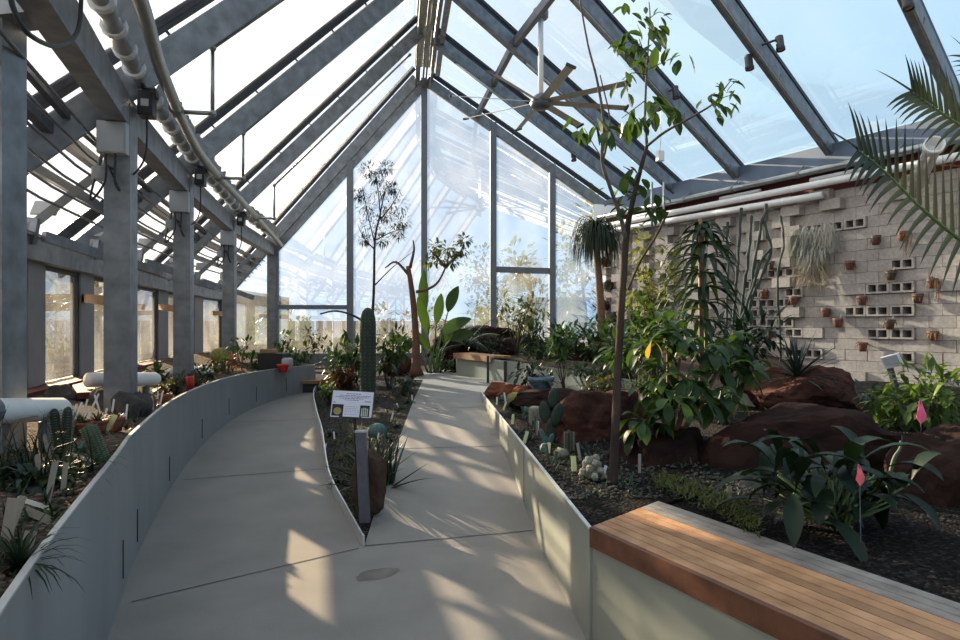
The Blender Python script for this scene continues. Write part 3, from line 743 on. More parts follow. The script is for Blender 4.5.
for a, b in zip(WO[:6], WO[1:7]):
    d = (b - a).normalized(); n = V((-d.y, d.x, 0)); n = n if n.x > 0 else -n
    mb.beam(a + n * 0.12 + V((0, 0, 0.955)), b + n * 0.12 + V((0, 0, 0.955)), 0.22, 0.05)
struct(mb.build('windowsill_left', 'oxide_red'), 'dark red sill along the low left windows')
for i, nm, a, c in ((3, 'second', W(84, 298, 7.35), W(118, 302, 5.5)), (2, 'third', W(160, 307, 10.4), W(182, 309, 8.2)), (1, 'fourth', W(212, 313, 13.2), W(228, 314, 11.5))):
    mb = MB(); mb.beam(a, c, 0.05, 0.09)
    tag(mb.build('timber_brace', 'timber_block', origin=a.lerp(c, .5)), f'brown timber block tying the {nm} column to the left window header', 'timber brace', 'timber blocks behind the columns')

# ------------------------------------------------------------------ glazed end wall
EA, EB = V((*COLS[0], 0)), V((*EAVE[0], 0)); RF = 0.442
MF = [0.010, 0.2205, 0.434, 0.638, 0.816, 0.988]
def ez(f): return lerp(Z_COL, Z_RIDGE, f / RF) if f < RF else lerp(Z_RIDGE, Z_EAVE, (f - RF) / (1 - RF))
def ep(f, z): p = EA.lerp(EB, f); return V((p.x, p.y, z))
EN = V((-(EB - EA).y, (EB - EA).x, 0)).normalized(); EN = EN if EN.y > 0 else -EN
mb = MB()
for k in range(6):
    f = MF[k]
    mb.beam(ep(f, 0.5), ep(f, ez(f) + 0.1), 0.15, 0.16, EN)
mb.beam(ep(MF[3], 2.93), ep(MF[4], 2.90), 0.10, 0.14); mb.beam(ep(0.0, 1.98), ep(MF[1], 1.98), 0.12, 0.10)
mb.beam(ep(0, 0.72), ep(1, 0.72), 0.12, 0.3)
struct(mb.build('wall_end_mullions', 'mullion'), 'grey mullions and transoms of the glazed end wall')
mb = MB()
for a, b in ((0, RF), (RF, 1)):
    mb.beam(ep(a, ez(a) - 0.02) , ep(b, ez(b) - 0.02), 0.10, 0.22)
for k in range(1, 30):
    f = k / 30; mb.lathe(ep(f, ez(f) + .0) - EN * 0.07, [(0.035, 0), (0.03, 0.05)], 8, axis=EN)
struct(mb.build('trim_2', 'galv'), 'rake beam along the gable of the end wall')
for k in range(5):
    f0, f1 = ([0] + MF[1:5] + [1])[k], ([0] + MF[1:5] + [1])[k + 1]
    pts = [ep(f0, 0.85), ep(f1, 0.85), ep(f1, ez(f1))] + ([ep(RF, Z_RIDGE)] if f0 < RF < f1 and f1 - RF > .01 and RF - f0 > .01 else []) + [ep(f0, ez(f0))]
    pane(pts, ['first', 'second', 'third', 'fourth', 'fifth'][k] + ' tall pane of the glazed end wall from the left', 'glass_end')
o_, c, r, e = frame_pts(0)
pane([V((o_.x, o_.y, 0.9)), V((c.x, c.y, 0.9)), V((c.x, c.y, Z_COL)), V((o_.x, o_.y, o_.z + .2))], 'narrow pane left of the end wall column', 'glass_end')

# ------------------------------------------------------------------ outdoors
mb = MB(); mb.add([(-60, -30, -0.3), (60, -30, -0.3), (60, 80, -0.3), (-60, 80, -0.3)], [(0, 1, 2, 3)])
struct(mb.build('ground', 'ground_out'), 'open ground outside the greenhouse')
def leaf_ball(mb, c, r, n, ln, wd, rn, droop=0.5, shape='oval', jitter=0.7):
    """leaves scattered over an ellipsoid, mostly pointing outwards"""
    for k in range(n):
        q = V((rn.gauss(0, 1), rn.gauss(0, 1), rn.gauss(0, 1))).normalized(); s = rn.random() ** 0.45
        p = V(c) + V((q.x * r[0], q.y * r[1], q.z * r[2])) * s
        d = (q + V((rn.uniform(-1, 1), rn.uniform(-1, 1), rn.uniform(-.6, .8))) * jitter)
        L_ = ln * rn.uniform(0.65, 1.2)
        mb.leaf(p, d, L_, wd * L_ / ln, droop, 0.15, 3, shape)
orn = random.Random(21)
for i, (x, y, h, w, lab, lm) in enumerate((
        (-8.6, 7.8, 2.2, 1.0, 'sunlit shrub outside the left windows behind the second column', 'leaf_olive'), (-9.2, 10.6, 2.4, 1.1, 'sunlit shrub outside the left windows behind the third column', 'leaf_tan'),
        (-9.0, 13.8, 2.3, 1.1, 'sunlit shrub outside the left windows behind the fourth column', 'leaf_olive'),
        (-6.4, 20.0, 2.6, 1.2, 'sunlit shrub seen through the lower left panes of the end wall', 'leaf_bright'), (-2.5, 21.5, 2.5, 1.3, 'pale shrub outside the second pane of the end wall', 'leaf_olive'),
        (0.8, 18.9, 3.7, 1.3, 'autumn leaved tree outside the fourth pane of the end wall', 'leaf_yellowgreen'), (3.05, 19.0, 5.2, 1.0, 'tall pale green tree outside the fifth pane of the end wall', 'leaf_bright'),
        (0.6, 26.0, 5.2, 1.6, 'grey green tree standing farther back outside the end wall', 'leaf_olive'))):
    t = thing('garden_tree' if h > 3 else 'garden_shrub', lab, 'tree' if h > 3 else 'shrub', (x, y, -0.3), 'trees outside the end wall' if h > 3 else 'shrubs outside the glass')
    mb = MB(); mb.tube([(x, y, -0.3), (x + 0.1, y, h * 0.35), (x - 0.1, y + .1, h * 0.7)], [0.08, 0.03], 6); mb.build('trunk', 'bark', t)
    mb = MB()
    for k in range(7):
        leaf_ball(mb, (x + orn.uniform(-w, w) * .7, y + orn.uniform(-w, w) * .7, h * orn.uniform(0.3, 0.92)), (w * .5, w * .5, h * .2), 70 if h < 3 else 120, 0.22, 0.12, orn)
    mb.build('foliage', lm, t)
t = thing('board_fence', 'sunlit pale timber fence outside the end wall', 'fence', (-3, 24, -0.3))
mb = MB()
for k in range(46): mb.box((-9 + k * 0.33, 24 + 0.05 * (k % 2), 0.7), (0.3, 0.03, 2.0))
mb.build('boards', 'fence_wood', t)
for z in (0.1, 1.3):
    mb = MB(); mb.beam((-9, 24.1, z), (6, 24.1, z), 0.05, 0.1); mb.build('rail', 'fence_wood', t)
t = thing('board_fence', 'sunlit pale timber fence outside the low left windows', 'fence', (-11, 8, -0.3))
mb = MB()
for k in range(118): mb.box((-11.0 - 0.01 * k, 2 + k * 0.33, 1.5), (0.03, 0.3, 3.6))
mb.build('boards', 'fence_wood', t)
for z in (0.1, 1.3):
    mb = MB(); mb.beam((-11.06, 2, z), (-12.24, 41, z), 0.05, 0.1); mb.build('rail', 'fence_wood', t)
t = thing('shed', 'brown slatted shed wall seen through the lower fourth pane of the end wall', 'shed', (2.3, 20.5, -0.3))
mb = MB()
for k in range(12): mb.box((1.5 + k * 0.16, 20.5, 1.0), (0.13, 0.06, 2.6))
mb.build('slats', 'fence_wood', t); mb = MB(); mb.box((2.4, 21.4, 1.0), (1.9, 1.7, 2.5)); mb.build('body', 'wood_grey', t)
mb = MB(); mb.box((2.4, 21.3, 2.38), (2.2, 2.1, 0.1)); mb.build('roof', 'galv_dark', t)

# ------------------------------------------------------------------ services along the left columns
def col_dir(i): return (V((*COLS[i - 1], 0)) - V((*COLS[i], 0))).normalized()
def inner(i): d = col_dir(max(1, i)); return V((d.y, -d.x, 0))      # towards the path
def along(tab, off, z, n=6):
    pts = []
    for i in range(len(tab)):
        nn = inner(i) if 0 < i < NF else inner(1)
        pts.append(V((*tab[i], z)) + nn * off)
    return pts
t = thing('heating_pipe', 'thick galvanised pipe hung inside the left columns', 'pipe', V((*COLS[3], 3.55)))
pp = [V((-4.72, 15.2, 3.45)), V((-4.38, 13.2, 3.52)), V((-3.86, 10.4, 3.55)), V((-3.30, 7.6, 3.55)), V((-2.58, 5.25, 3.55)), V((-2.06, 3.85, 3.55)), V((-1.45, 2.0, 3.55)), V((-0.8, 0, 3.55))]
PIPE = curve_pts(pp, 6)
mb = MB(); mb.tube(PIPE, 0.05, 12); mb.build('tube', 'pipe_steel', t, True)
def pipe_at(y):
    for a, b in zip(PIPE, PIPE[1:]):
        if b.y <= y <= a.y: return a.lerp(b, (a.y - y) / (a.y - b.y))
    return PIPE[-1]
names = ['end wall', 'fourth', 'third', 'second', 'nearest']
for i in (1, 2, 3):
    o_, c, r, e = frame_pts(i); dl = (r - c).normalized()
    p = pipe_at([0, 11.9, 8.7, 6.0][i])
    s = thing('sprinkler_pipe', f'thin steel branch pipe rising from the thick pipe along the {["", "fourth", "third", "second"][i]} left rafter', 'pipe', p, 'branch pipes along the left rafters')
    q = p + V((0.30, 0.05, 0.0)); u = q + V((0, 0, 0.62)); end = u + dl * 4.0
    mb = MB(); mb.tube([p, q], 0.022, 8); mb.tube([q, u], 0.02, 8); mb.tube([u, end], 0.02, 8); mb.build('tube', 'pipe_steel', s, True)
    for w_, nm in ((q, 'elbow'), (u, 'elbow')):
        mb = MB(); mb.blob(w_, (0.036, 0.036, 0.036), 2, 0); mb.build(nm, 'pipe_steel', s, True)
    mb = MB(); mb.lathe(p - V((0, 0.03, 0)), [(0.06, -.03), (0.066, 0), (0.066, .06), (0.06, .09)], 12, axis=(pipe_at(p.y - .2) - p)); mb.build('collar', 'galv', s)
    mb = MB(); mb.lathe(end, [(0.028, 0), (0.03, 0.02), (0.03, 0.06)], 8, axis=dl); mb.build('end_cap', 'galv_dark', s)
    for k in (1, 2, 3):
        h = u + dl * k * 1.0; mb = MB(); mb.tube([h, h + V((0, 0, 0.34))], 0.005, 5); mb.build('hanger_rod', 'galv_dark', s)
# thin sprinkler pipes under the right rafters
for i in range(1, 6):
    o_, c, r, e = frame_pts(i); dr = (e - r).normalized(); side = V((dr.y, -dr.x, 0)).normalized()
    off = V((0, 0, -0.20)) - side * 0.02 + V((-.10, .14, 0)) * -0.6
    a = r.lerp(e, 0.10 if i != 2 else 0.30) + off; b = r.lerp(e, 0.945) + off
    s = thing('sprinkler_pipe', f'thin sprinkler pipe clipped below the {["", "second", "third", "fourth", "fifth", "sixth"][i]} right rafter from the end wall', 'pipe', b, 'sprinkler pipes below the right rafters')
    mb = MB(); mb.tube([a, b], 0.019, 8); mb.build('tube', 'pipe_steel', s, True)
    mb = MB(); mb.lathe(a - dr * 0.03, [(0.03, 0), (0.03, 0.05)], 8, axis=dr); mb.build('end_cap', 'galv_dark', s)
    for k in (0.2, 0.45, 0.7, 0.92):
        h = r.lerp(e, k) + off
        if (h - b).length < (a - b).length:
            mb = MB(); mb.tube([h, h + V((0, 0, 0.12)) + side * 0.02], 0.008, 5); mb.build('clip', 'galv_dark', s)
# rolled shade blanket with clips, motors, junction boxes, conduits
for i in range(1, 5):
    a, b = V((*COLS[i - 1], 3.60)) + inner(max(1, i)) * 0.16, V((*COLS[i], 3.60)) + inner(max(1, i)) * 0.16
    w = ['', 'farthest', 'third', 'second', 'nearest'][i]
    s = thing('shade_roll', f'rolled shade blanket above the head beam, {["", "between the end wall and the fourth column", "between the fourth and third columns", "between the third and second columns", "between the second and nearest columns"][i]}', 'shade', a.lerp(b, .5), 'rolled shades above the left columns')
    mb = MB(); n = 24; mb.tube([a.lerp(b, 0.06 + 0.88 * k / n) + V((0, 0, 0.012 * math.sin(k * 1.7))) for k in range(n + 1)], [0.062 + 0.014 * math.sin(k * 2.3 + i) for k in range(n + 1)], 12); mb.build('fabric_roll', 'shade_fabric', s, True)
    mb = MB(); mb.tube([a.lerp(b, 0.0), a.lerp(b, 1.0)], 0.034, 10); mb.build('roller_tube', 'pipe_steel', s, True)
    mb = MB()
    for k in range(40):
        q0 = a.lerp(b, 0.06 + 0.88 * k / 40); q1 = a.lerp(b, 0.06 + 0.88 * (k + 1) / 40); f = lambda k: 0.05 + 0.045 * noise.noise(V((k * 0.45, i, 0)))
        inn = inner(max(1, i))
        mb.add([q0 + inn * .06, q1 + inn * .06, q1 + inn * (.09 + f(k + 1)) + V((0, 0, .10 + f(k + 1))), q0 + inn * (.09 + f(k)) + V((0, 0, .10 + f(k)))], [(0, 1, 2, 3)])
    mb.build('loose_edge', 'shade_fabric', s, True)
    for k in range(1, 7):
        h = a.lerp(b, k / 7); mb = MB(); mb.lathe(h - (b - a).normalized() * .03, [(0.084, 0), (0.088, 0.01), (0.088, 0.05), (0.084, 0.06)], 12, axis=(b - a)); mb.build('clip', 'white_plastic', s)
for i, nm in ((3, 'second'), (2, 'third'), (1, 'fourth')):
    c = V((*COLS[i], 0)); inn = inner(i); d = col_dir(i); rz = math.atan2(d.y, d.x)
    m0 = c + inn * 0.20 + V((0, 0, 3.42))
    s = thing('shade_motor', f'black shade motor at the head of the {nm} column', 'motor', m0, 'shade motors on the left columns')
    mb = MB(); mb.box(m0, (0.16, 0.12, 0.20), rz); mb.box(m0 + V((0, 0, .12)) + d * .06, (0.10, 0.14, 0.08), rz); mb.build('housing', 'black_plastic', s, bevel=.008)
    mb = MB(); mb.box(m0 - d * .082, (0.006, .06, .06), rz); mb.build('rating_plate', 'grey_box', s)
    mb = MB(); mb.tube(curve_pts([m0 - V((0, 0, .09)), m0 + V((.01, -.05, -.45)), m0 + V((-.12, -.06, -.62)), c + V((-.02, -.12, 2.85))], 6), 0.008, 6); mb.build('cable', 'cable', s)
    b0 = c + V((0.02, -0.15, 3.08))
    s = thing('junction_box', f'light grey junction box near the top of the {nm} column', 'box', b0, 'junction boxes on the left columns')
    mb = MB(); mb.box(b0, (0.22, 0.10, 0.26), R(12)); mb.build('enclosure', 'grey_box', s, bevel=.006)
    mb = MB(); mb.box(b0 + V((0.01, -0.055, 0)), (0.20, 0.008, 0.24), R(12)); mb.build('lid', 'grey_box', s)
    for k in (-.05, .03):
        mb = MB(); mb.tube(curve_pts([b0 + V((k, -.02, -.13)), b0 + V((k + .0, -.03, -.36)), b0 + V((k * 3 - .02, -.03, -.46 + k)), b0 + V((k - .07, 0.0, -.22))], 6), 0.009, 6); mb.build('cable', 'cable', s)
    b1 = c + V((-0.115, -0.12, 2.80))
    s = thing('conduit_box', f'small rounded grey fitting on the left edge of the {nm} column', 'box', b1, 'round fittings on the left columns')
    mb = MB(); mb.lathe(b1 - V((0, 0, .06)), [(0.04, 0), (0.055, 0.012), (0.055, 0.10), (0.04, 0.12)], 12); mb.build('cap_body', 'grey_box', s, True)
    mb = MB(); mb.tube([b1 + V((0, 0, .06)), b1 + V((.02, .03, .2)), b1 + V((.05, .05, .5))], 0.014, 6); mb.build('conduit_stub', 'galv_dark', s)
for k in range(6):
    pts = []
    for i in range(0, 7):
        d = col_dir(max(1, i)); inn = inner(i); off = 0.17 + 0.085 * k; pts.append(V((*COLS[i], 3.26 - 1.12 * off)) - inn * off)
    mb = MB(); mb.tube(pts, 0.012, 6)
    tag(mb.build('conduit', 'galv_dark', None, True, origin=pts[3]), ['conduit nearest the column heads in the bundle of six', 'second conduit out from the column heads', 'third conduit out from the column heads', 'fourth conduit out from the column heads', 'fifth conduit out from the column heads', 'outermost conduit of the bundle beside the column heads'][k], 'conduit', 'conduits behind the left columns')
mb = MB(); c = V((-2.69, 3.62, 0))
mb.tube(curve_pts([c + V((-.03, -.16, 3.35)), c + V((0.03, -.17, 2.95)), c + V((0.0, -.19, 2.72)), c + V((-.10, -.18, 2.70)), c + V((-.22, -.16, 2.85))], 8), 0.014, 8)
tag(mb.build('cable', 'cable', None, True, origin=c + V((0, -.17, 2.9))), 'black cable looped against the face of the nearest column', 'cable')
mb = MB(); mb.tube(curve_pts([W(8, -20, 2.75), W(14, 10, 2.75), W(30, 35, 2.85), W(58, 46, 3.2), W(78, 30, 3.5), W(82, -20, 3.6)], 8), 0.012, 8)
tag(mb.build('cable', 'cable', None, True, origin=W(58, 46, 3.2)), 'black cable hanging in a loop between the nearest column and the head beam', 'cable')
# vent openers low on the left slope
for j, (px, py, y) in enumerate(((34, 224, 5.6), (96, 244, 7.3), (140, 254, 8.6), (172, 268, 9.8), (198, 275, 11.2), (222, 283, 12.6))):
    b = W(px, py, y); s = thing('vent_opener', ['rack arm vent opener', 'rack arm vent opener'][0] + [' closest to the nearest column', ' seen left of the second column', ' just right of the second column', ' left of the third column', ' right of the third column', ' left of the fourth column'][j], 'vent opener', b, 'rack arm vent openers')
    outd = V((-0.93, -0.36, 0)).normalized()
    arm = V((0.62, 0.33, 0.72)).normalized()
    mb = MB(); mb.beam(b - arm * 0.1, b + arm * 0.78, 0.035, 0.07, (0, 0, 1)); mb.build('rack_arm', 'panel_grey', s)
    mb = MB(); mb.beam(b + V((0, 0, -.14)) - arm * .05, b + V((0, 0, .05)), 0.10, 0.05, (0, 1, 0)); mb.build('bracket', 'galv', s)
    mb = MB(); mb.box(b + V((0.02, 0.12, 0.16)), (0.20, 0.02, 0.17), R(15), Matrix.Rotation(R(15), 3, 'Z') @ Matrix.Rotation(R(-40), 3, 'X')); mb.build('cover_plate', 'grey_box', s)
    mb = MB(); mb.beam(b + V((.05, .05, -.10)), b + V((.3, .9, -.25)), 0.05, 0.09); mb.build('rail', 'galv', s)

# ------------------------------------------------------------------ ceiling fan
hub = V((1.04, 10.95, 5.34))
fan = thing('ceiling_fan', 'large eight bladed ceiling fan hung from the right roof slope', 'fan', hub + V((0, 0, 1.55)))
mb = MB(); mb.tube([hub + V((0, 0, 0.12)), hub + V((0, 0, 1.5))], 0.045, 12); mb.build('down_rod', 'white_plastic', fan, True)
mb = MB(); mb.lathe(hub + V((0, 0, 1.44)), [(0.10, 0), (0.13, 0.03), (0.13, 0.16), (0.08, 0.20)], 16); mb.build('ceiling_mount', 'galv', fan, True)
mb = MB(); mb.lathe(hub - V((0, 0, 0.10)), [(0.10, 0), (0.17, 0.03), (0.19, 0.10), (0.15, 0.20), (0.07, 0.26)], 20); mb.build('motor_hub', 'galv_dark', fan, True)
for k in range(8):
    a = R(-97 + 45 * k + 18); d = V((math.cos(a), math.sin(a), 0.0)); n = V((-math.sin(a), math.cos(a), 0)); tilt = (n * 0.94 - V((0, 0, 0.34))).normalized()
    mb = MB(); L0, L1 = 0.14, 1.55
    up = d.cross(tilt)
    pr_ = [(-0.5, 0), (-0.2, 0.10), (0.2, 0.10), (0.5, 0.02), (0.2, 0.0), (-0.2, 0.0)]
    vs = []
    for L_, w in ((L0, 0.13), (L1, 0.135)):
        for x, z in pr_: vs.append(hub + V((0, 0, .02)) + d * L_ + tilt * x * w + up * z * w)
    mb.add(vs, [(0, 1, 2, 3, 4, 5), (11, 10, 9, 8, 7, 6)] + [(j, j + 6, (j + 1) % 6 + 6, (j + 1) % 6) for j in range(6)])
    bl = mb.build('blade', 'fan_blade', fan)
    mb = MB(); mb.beam(hub + V((0, 0, .02)) + d * L1, hub + V((0, 0, .02)) + d * (L1 + 0.03), 0.16, 0.04, up); mb.build('blade_tip', 'dark_frame', bl)

# ------------------------------------------------------------------ spot lamps, sensor, pipe stub
def spot(px, py, y, att, lab):
    p = W(px, py, y); s = thing('spot_lamp', lab, 'lamp', p + V((0, 0, .1)), 'spot lamps on the right rafters')
    ax = V((0.08, -0.1, -1)).normalized()
    mb = MB(); mb.lathe(p + V((0, 0, 0.10)), [(0.04, 0), (0.055, 0.01), (0.055, 0.16), (0.062, 0.17), (0.062, 0.22), (0.052, .22), (0.05, .19)], 14, axis=ax); mb.build('lamp_can', 'dark_frame', s, True)
    mb = MB(); mb.lathe(p + V((0, 0, 0.10)) + ax * 0.195, [(0.05, 0), (0.04, 0.012), (0.01, 0.02)], 14, axis=ax); mb.build('lens', 'lamp_lens', s, True)
    mb = MB(); mb.tube([p + V((0, 0, 0.06)), att], 0.018, 8); mb.build('bracket', 'dark_frame', s)
def rafter_at(i, f): o_, c, r, e = frame_pts(i); return r.lerp(e, f)
def fpx(i, py):   # fraction along the right rafter seen at image height py
    lo, hi = 0.0, 1.0
    for _ in range(40):
        m = (lo + hi) / 2; p = rafter_at(i, m); y = HORIZON - (p.z - CAM_H) * FPX / p.y
        if y < py: lo = m
        else: hi = m
    return (lo + hi) / 2
q = rafter_at(4, fpx(4, 52)); spot(748, 62, q.y - .1, q + V((-.05, 0, 0)), 'left spot lamp of the pair on the fifth right rafter')
q = rafter_at(4, fpx(4, 46)); spot(779, 43, q.y - .05, q + V((.05, 0, 0)), 'right spot lamp of the pair on the fifth right rafter')
q = rafter_at(3, fpx(3, 104)); spot(657, 104, q.y - .1, q + V((-.05, 0, 0)), 'left spot lamp of the pair on the fourth right rafter behind the leaves')
q = rafter_at(3, fpx(3, 92)); spot(675, 92, q.y - .05, q + V((.05, 0, 0)), 'right spot lamp of the pair on the fourth right rafter')
q = rafter_at(5, 0.55); spot(906, 0, q.y + .2, q + V((-.05, 0.1, 0)), 'spot lamp at the top edge beside the sixth right rafter')
q = rafter_at(1, fpx(1, 155)); spot(573, 156, q.y - .1, q, 'small spot lamp low on the second right rafter')
q = W(660, 156, 12.2); s = thing('sensor_box', 'small white sensor box hanging on a wire in front of the fourth right rafter', 'sensor', q)
mb = MB(); mb.box(q, (0.13, 0.10, 0.20), R(20)); mb.build('housing', 'white_plastic', s, bevel=.006)
mb = MB(); mb.tube([q + V((0, 0, .1)), q + V((0.02, 0, .35)), q + V((0, 0, 2.6))], 0.004, 5); mb.build('wire', 'galv_dark', s)
for px, y in ((652, 12.6), (664, 12.6)):
    a = W(px, 182, y); mb = MB(); mb.tube([a, W(px, 226, y)], 0.022, 8)
    tag(mb.build('drop_pipe', 'galv', None, True, origin=a), f'short vertical drop pipe {"left" if px < 660 else "right"} of the pair below the fourth rafter', 'pipe', 'drop pipes at the eave')
q = W(932, 150, 8.5); s = thing('pipe_stub', 'open ended cream pipe sticking out under the eave beside the palm', 'pipe', q)
ax = (V((-.25, -.6, .22))).normalized(); mb = MB(); mb.lathe(q - ax * .3, [(0.10, -.6), (0.10, .36), (0.125, .36), (0.125, .44), (0.105, .44), (0.105, .30)], 18, axis=ax); mb.build('pipe_end', 'white_lagging', s, True)

# ------------------------------------------------------------------ white pipes lying on the left bed by the columns
for j, (px0, px1, py, y0, y1, lab) in enumerate(((-60, 60, 409, 2.95, 3.8, 'thick white pipe lying at the foot of the nearest column'), (88, 155, 379, 5.9, 6.6, 'white pipe with rounded end lying at the foot of the second column'), (170, 206, 371, 8.2, 8.9, 'white pipe with rounded end lying at the foot of the third column'))):
    a, b = W(px0, py + (4 if j == 0 else 1), y0), W(px1, py, y1); d = (b - a).normalized(); r_ = 0.068 if j == 0 else 0.068
    s = thing('drain_pipe', lab, 'pipe', a.lerp(b, .5), 'white pipes at the foot of the left columns')
    mb = MB(); mb.tube([a, a.lerp(b, .5), b, b + d * .03, b + d * .055], [r_, r_, r_, r_ * .8, r_ * .35], 14); mb.build('tube', 'white_lagging', s, True)
    mb = MB(); mb.lathe(a.lerp(b, .35) - d * .02, [(r_ + .002, 0), (r_ + .006, 0.005), (r_ + .006, 0.035), (r_ + .002, 0.04)], 14, axis=d); mb.build('pipe_clip', 'galv_dark', s)
    for k in (0.15, 0.85):
        q = a.lerp(b, k); mb = MB(); mb.box(V((q.x, q.y, (q.z - r_ + 0.78) / 2)), (0.05, 0.05, max(0.04, q.z - r_ - 0.78))); mb.build('pipe_support', 'galv', s)

# ------------------------------------------------------------------ sign on the wedge bed, posts, info stand
sb = W(369, 516, 4.85); top = W(352, 405, 4.85)
s = thing('plant_sign', 'small black framed information sign on a thin post in the wedge bed', 'sign', (sb.x - .05, sb.y, sb.z - 0.02))
mb = MB(); mb.beam(W(359, 500, 4.9), W(354.5, 412, 4.86), 0.022, 0.022); mb.build('post', 'dark_frame', s)
rot = Matrix.Rotation(R(3), 3, 'Y') @ Matrix.Rotation(R(-18), 3, 'X'); ctr = W(352.5, 404.5, 4.83)
def on(x, z, d=0.0): return ctr + rot @ V((x, -d, z))
def plate(mb, x0, x1, z0, z1, d, th=0.002):
    vs = [on(x, z, dd) for dd in (d, d + th) for x, z in ((x0, z0), (x1, z0), (x1, z1), (x0, z1))]
    mb.add(vs, [(3, 2, 1, 0), (4, 5, 6, 7), (0, 1, 5, 4), (1, 2, 6, 5), (2, 3, 7, 6), (3, 0, 4, 7)])
mb = MB(); plate(mb, -.160, .160, -.103, .103, 0.0, .012); mb.build('backing_board', 'dark_frame', s)
mb = MB(); plate(mb, -.154, .154, -.005, .098, .0125); plate(mb, -.062, .062, -.096, -.005, .0125); plate(mb, -.154, -.148, -.102, -.005, .0125); plate(mb, .135, .154, -.098, -.005, .0125); plate(mb, -.154, -.09, -.102, -.094, .0125); plate(mb, .08, .154, -.098, -.088, .0125)
pp_ = mb.build('paper_sheet', 'paper', s)
mb = MB(); irn = random.Random(5)
for z, x0, x1 in ((.078, -.05, .06), (.064, -.10, .135), (.053, -.13, .12), (.042, -.10, .08), (.030, -.06, .05)):
    x = x0
    while x < x1:
        w = irn.uniform(.008, .022); plate(mb, x, min(x1, x + w), z - .0022, z + .0022, .0148, .0004); x += w + .004
plate(mb, .095, .14, .020, .025, .0148, .0004); plate(mb, -.145, -.125, .008, .012, .0148, .0004)
for z in (-.02, -.033, -.046, -.06, -.078):
    x = -.05
    while x < .045: w = irn.uniform(.006, .016); plate(mb, x, x + w, z - .0012, z + .0012, .0148, .0004); x += w + .006
mb.build('print', 'ink', pp_)
for x0, x1, nm, m_ in ((-.146, -.064, 'gold', 'photo_gold'), (.064, .134, 'pale', 'photo_pale')):
    mb = MB(); plate(mb, x0, x1, -.092, -.006, .0126); ph = mb.build('photo', 'photo_black', s)
    mb = MB(); cx, cz = (x0 + x1) / 2, -.056; n = 18
    if nm == 'gold':
        vs = [on(cx + .030 * math.cos(2 * math.pi * k / n), cz + .028 * math.sin(2 * math.pi * k / n), .015) for k in range(n)]; mb.add(vs, [tuple(range(n))])
    else:
        for k in range(4): plate(mb, cx - .026 + k * .014, cx - .017 + k * .014, -.088, -.020 - .006 * abs(k - 1.5), .0148, .0005)
    mb.build('cactus_picture', m_, ph)
q = V((-0.80, 4.95, 0)); zq = wz(q, .6, .1)
s = thing('bollard', 'short dark grey square post in front of the tan rock', 'post', (q.x, q.y, zq))
b0, b1 = W(365, 522, 4.80), W(361, 432, 4.80)
mb = MB(); mb.beam(b0, b1, 0.075, 0.06, (0, 1, 0)); mb.build('shaft', 'post_grey', s, bevel=.004)
mb = MB(); mb.beam(b1, b1 + V((0, 0, .012)), 0.085, 0.07, (0, 1, 0)); mb.build('cap', 'grey_box', s)
for px, pt_, pb, y, lab in ((488, 356, 391, 11.0, 'left black post of the pair in front of the far bench'), (505, 361, 389, 11.0, 'right black post of the pair in front of the far bench')):
    a, b = W(px, pb, y), W(px, pt_, y); mb = MB(); mb.beam(V((a.x, a.y, .55)), b, 0.045, 0.045); p_ = mb.build('marker_post', 'dark_frame', None, origin=(a.x, a.y, .55)); tag(p_, lab, 'post', 'black posts by the far bench')
q = W(899, 385, 8.6); s = thing('info_stand', 'slanted white information panel on a dark post in front of the block wall', 'sign', (q.x, q.y, .6))
mb = MB(); mb.beam((q.x, q.y, .55), W(890, 368, 8.6), 0.07, 0.05); mb.build('post', 'dark_frame', s)
mb = MB(); c_ = W(892, 361, 8.57); mb.box(c_, (0.04, 0.22, 0.17), 0, Matrix.Rotation(R(-25), 3, 'Y') @ Matrix.Rotation(R(50), 3, 'Z')); mb.build('panel', 'white_plastic', s)
mb = MB(); c_ = W(892, 361, 8.52); mb.box(c_ + V((-.025, -.02, .008)), (0.01, 0.17, 0.12), 0, Matrix.Rotation(R(-25), 3, 'Y') @ Matrix.Rotation(R(50), 3, 'Z')); mb.build('print', 'grey_box', s)
s = thing('backed_bench', 'dark red brown timber bench by the block wall at the right edge', 'bench', (6.4, 8.6, .6))
a, b = W(884, 391, 8.9), W(1010, 399, 7.9); d = (b - a).normalized(); n = V((d.y, -d.x, 0)).normalized()
for k in range(3): mb = MB(); mb.beam(a + V((0, 0, -.0)) - n * (.12 * k), b - n * (.12 * k), 0.11, 0.04); mb.build('seat_board', 'brown_bench', s)
for k in range(3): mb = MB(); mb.beam(a + V((0, 0, -.09 - .10 * k)) + n * .04, b + V((0, 0, -.09 - .10 * k)) + n * .04, 0.03, 0.085); mb.build('front_board', 'brown_bench', s)
mb = MB()
# flag markers, tags
def flag(px, py, y, mt, lab, w=14, h=22):
    c = W(px, py, y); k = y / FPX; s = thing('flag_marker', lab, 'flag', (c.x, c.y, bed_z(c.x, c.y)), 'pink flags among the plants')
    mb = MB(); mb.tube([V((c.x + .01, c.y + .01, bed_z(c.x, c.y) - .02)), c + V((0, .004, h * k * .5))], 0.0025, 5); mb.build('wire', 'galv_dark', s)
    mb = MB(); pts = []
    out = [(-.05, .5), (.10, .48), (.5, -.15), (.42, -.36), (-.1, -.5), (-.42, -.2), (-.3, .1)]
    vs = [c + V((x * w * k, .012 * math.sin(4 * x + 2 * z), z * h * k)) for x, z in out] + [c + V((0, -.008, 0))]
    o2 = len(vs); vs2 = [v + V((0, .003, 0)) for v in vs]
    mb.add(vs + vs2, [(j, (j + 1) % 7, 7) for j in range(7)] + [(o2 + (j + 1) % 7, o2 + j, o2 + 7) for j in range(7)] + [(j, o2 + j, o2 + (j + 1) % 7, (j + 1) % 7) for j in range(7)])
    mb.build('cloth', mt, s)
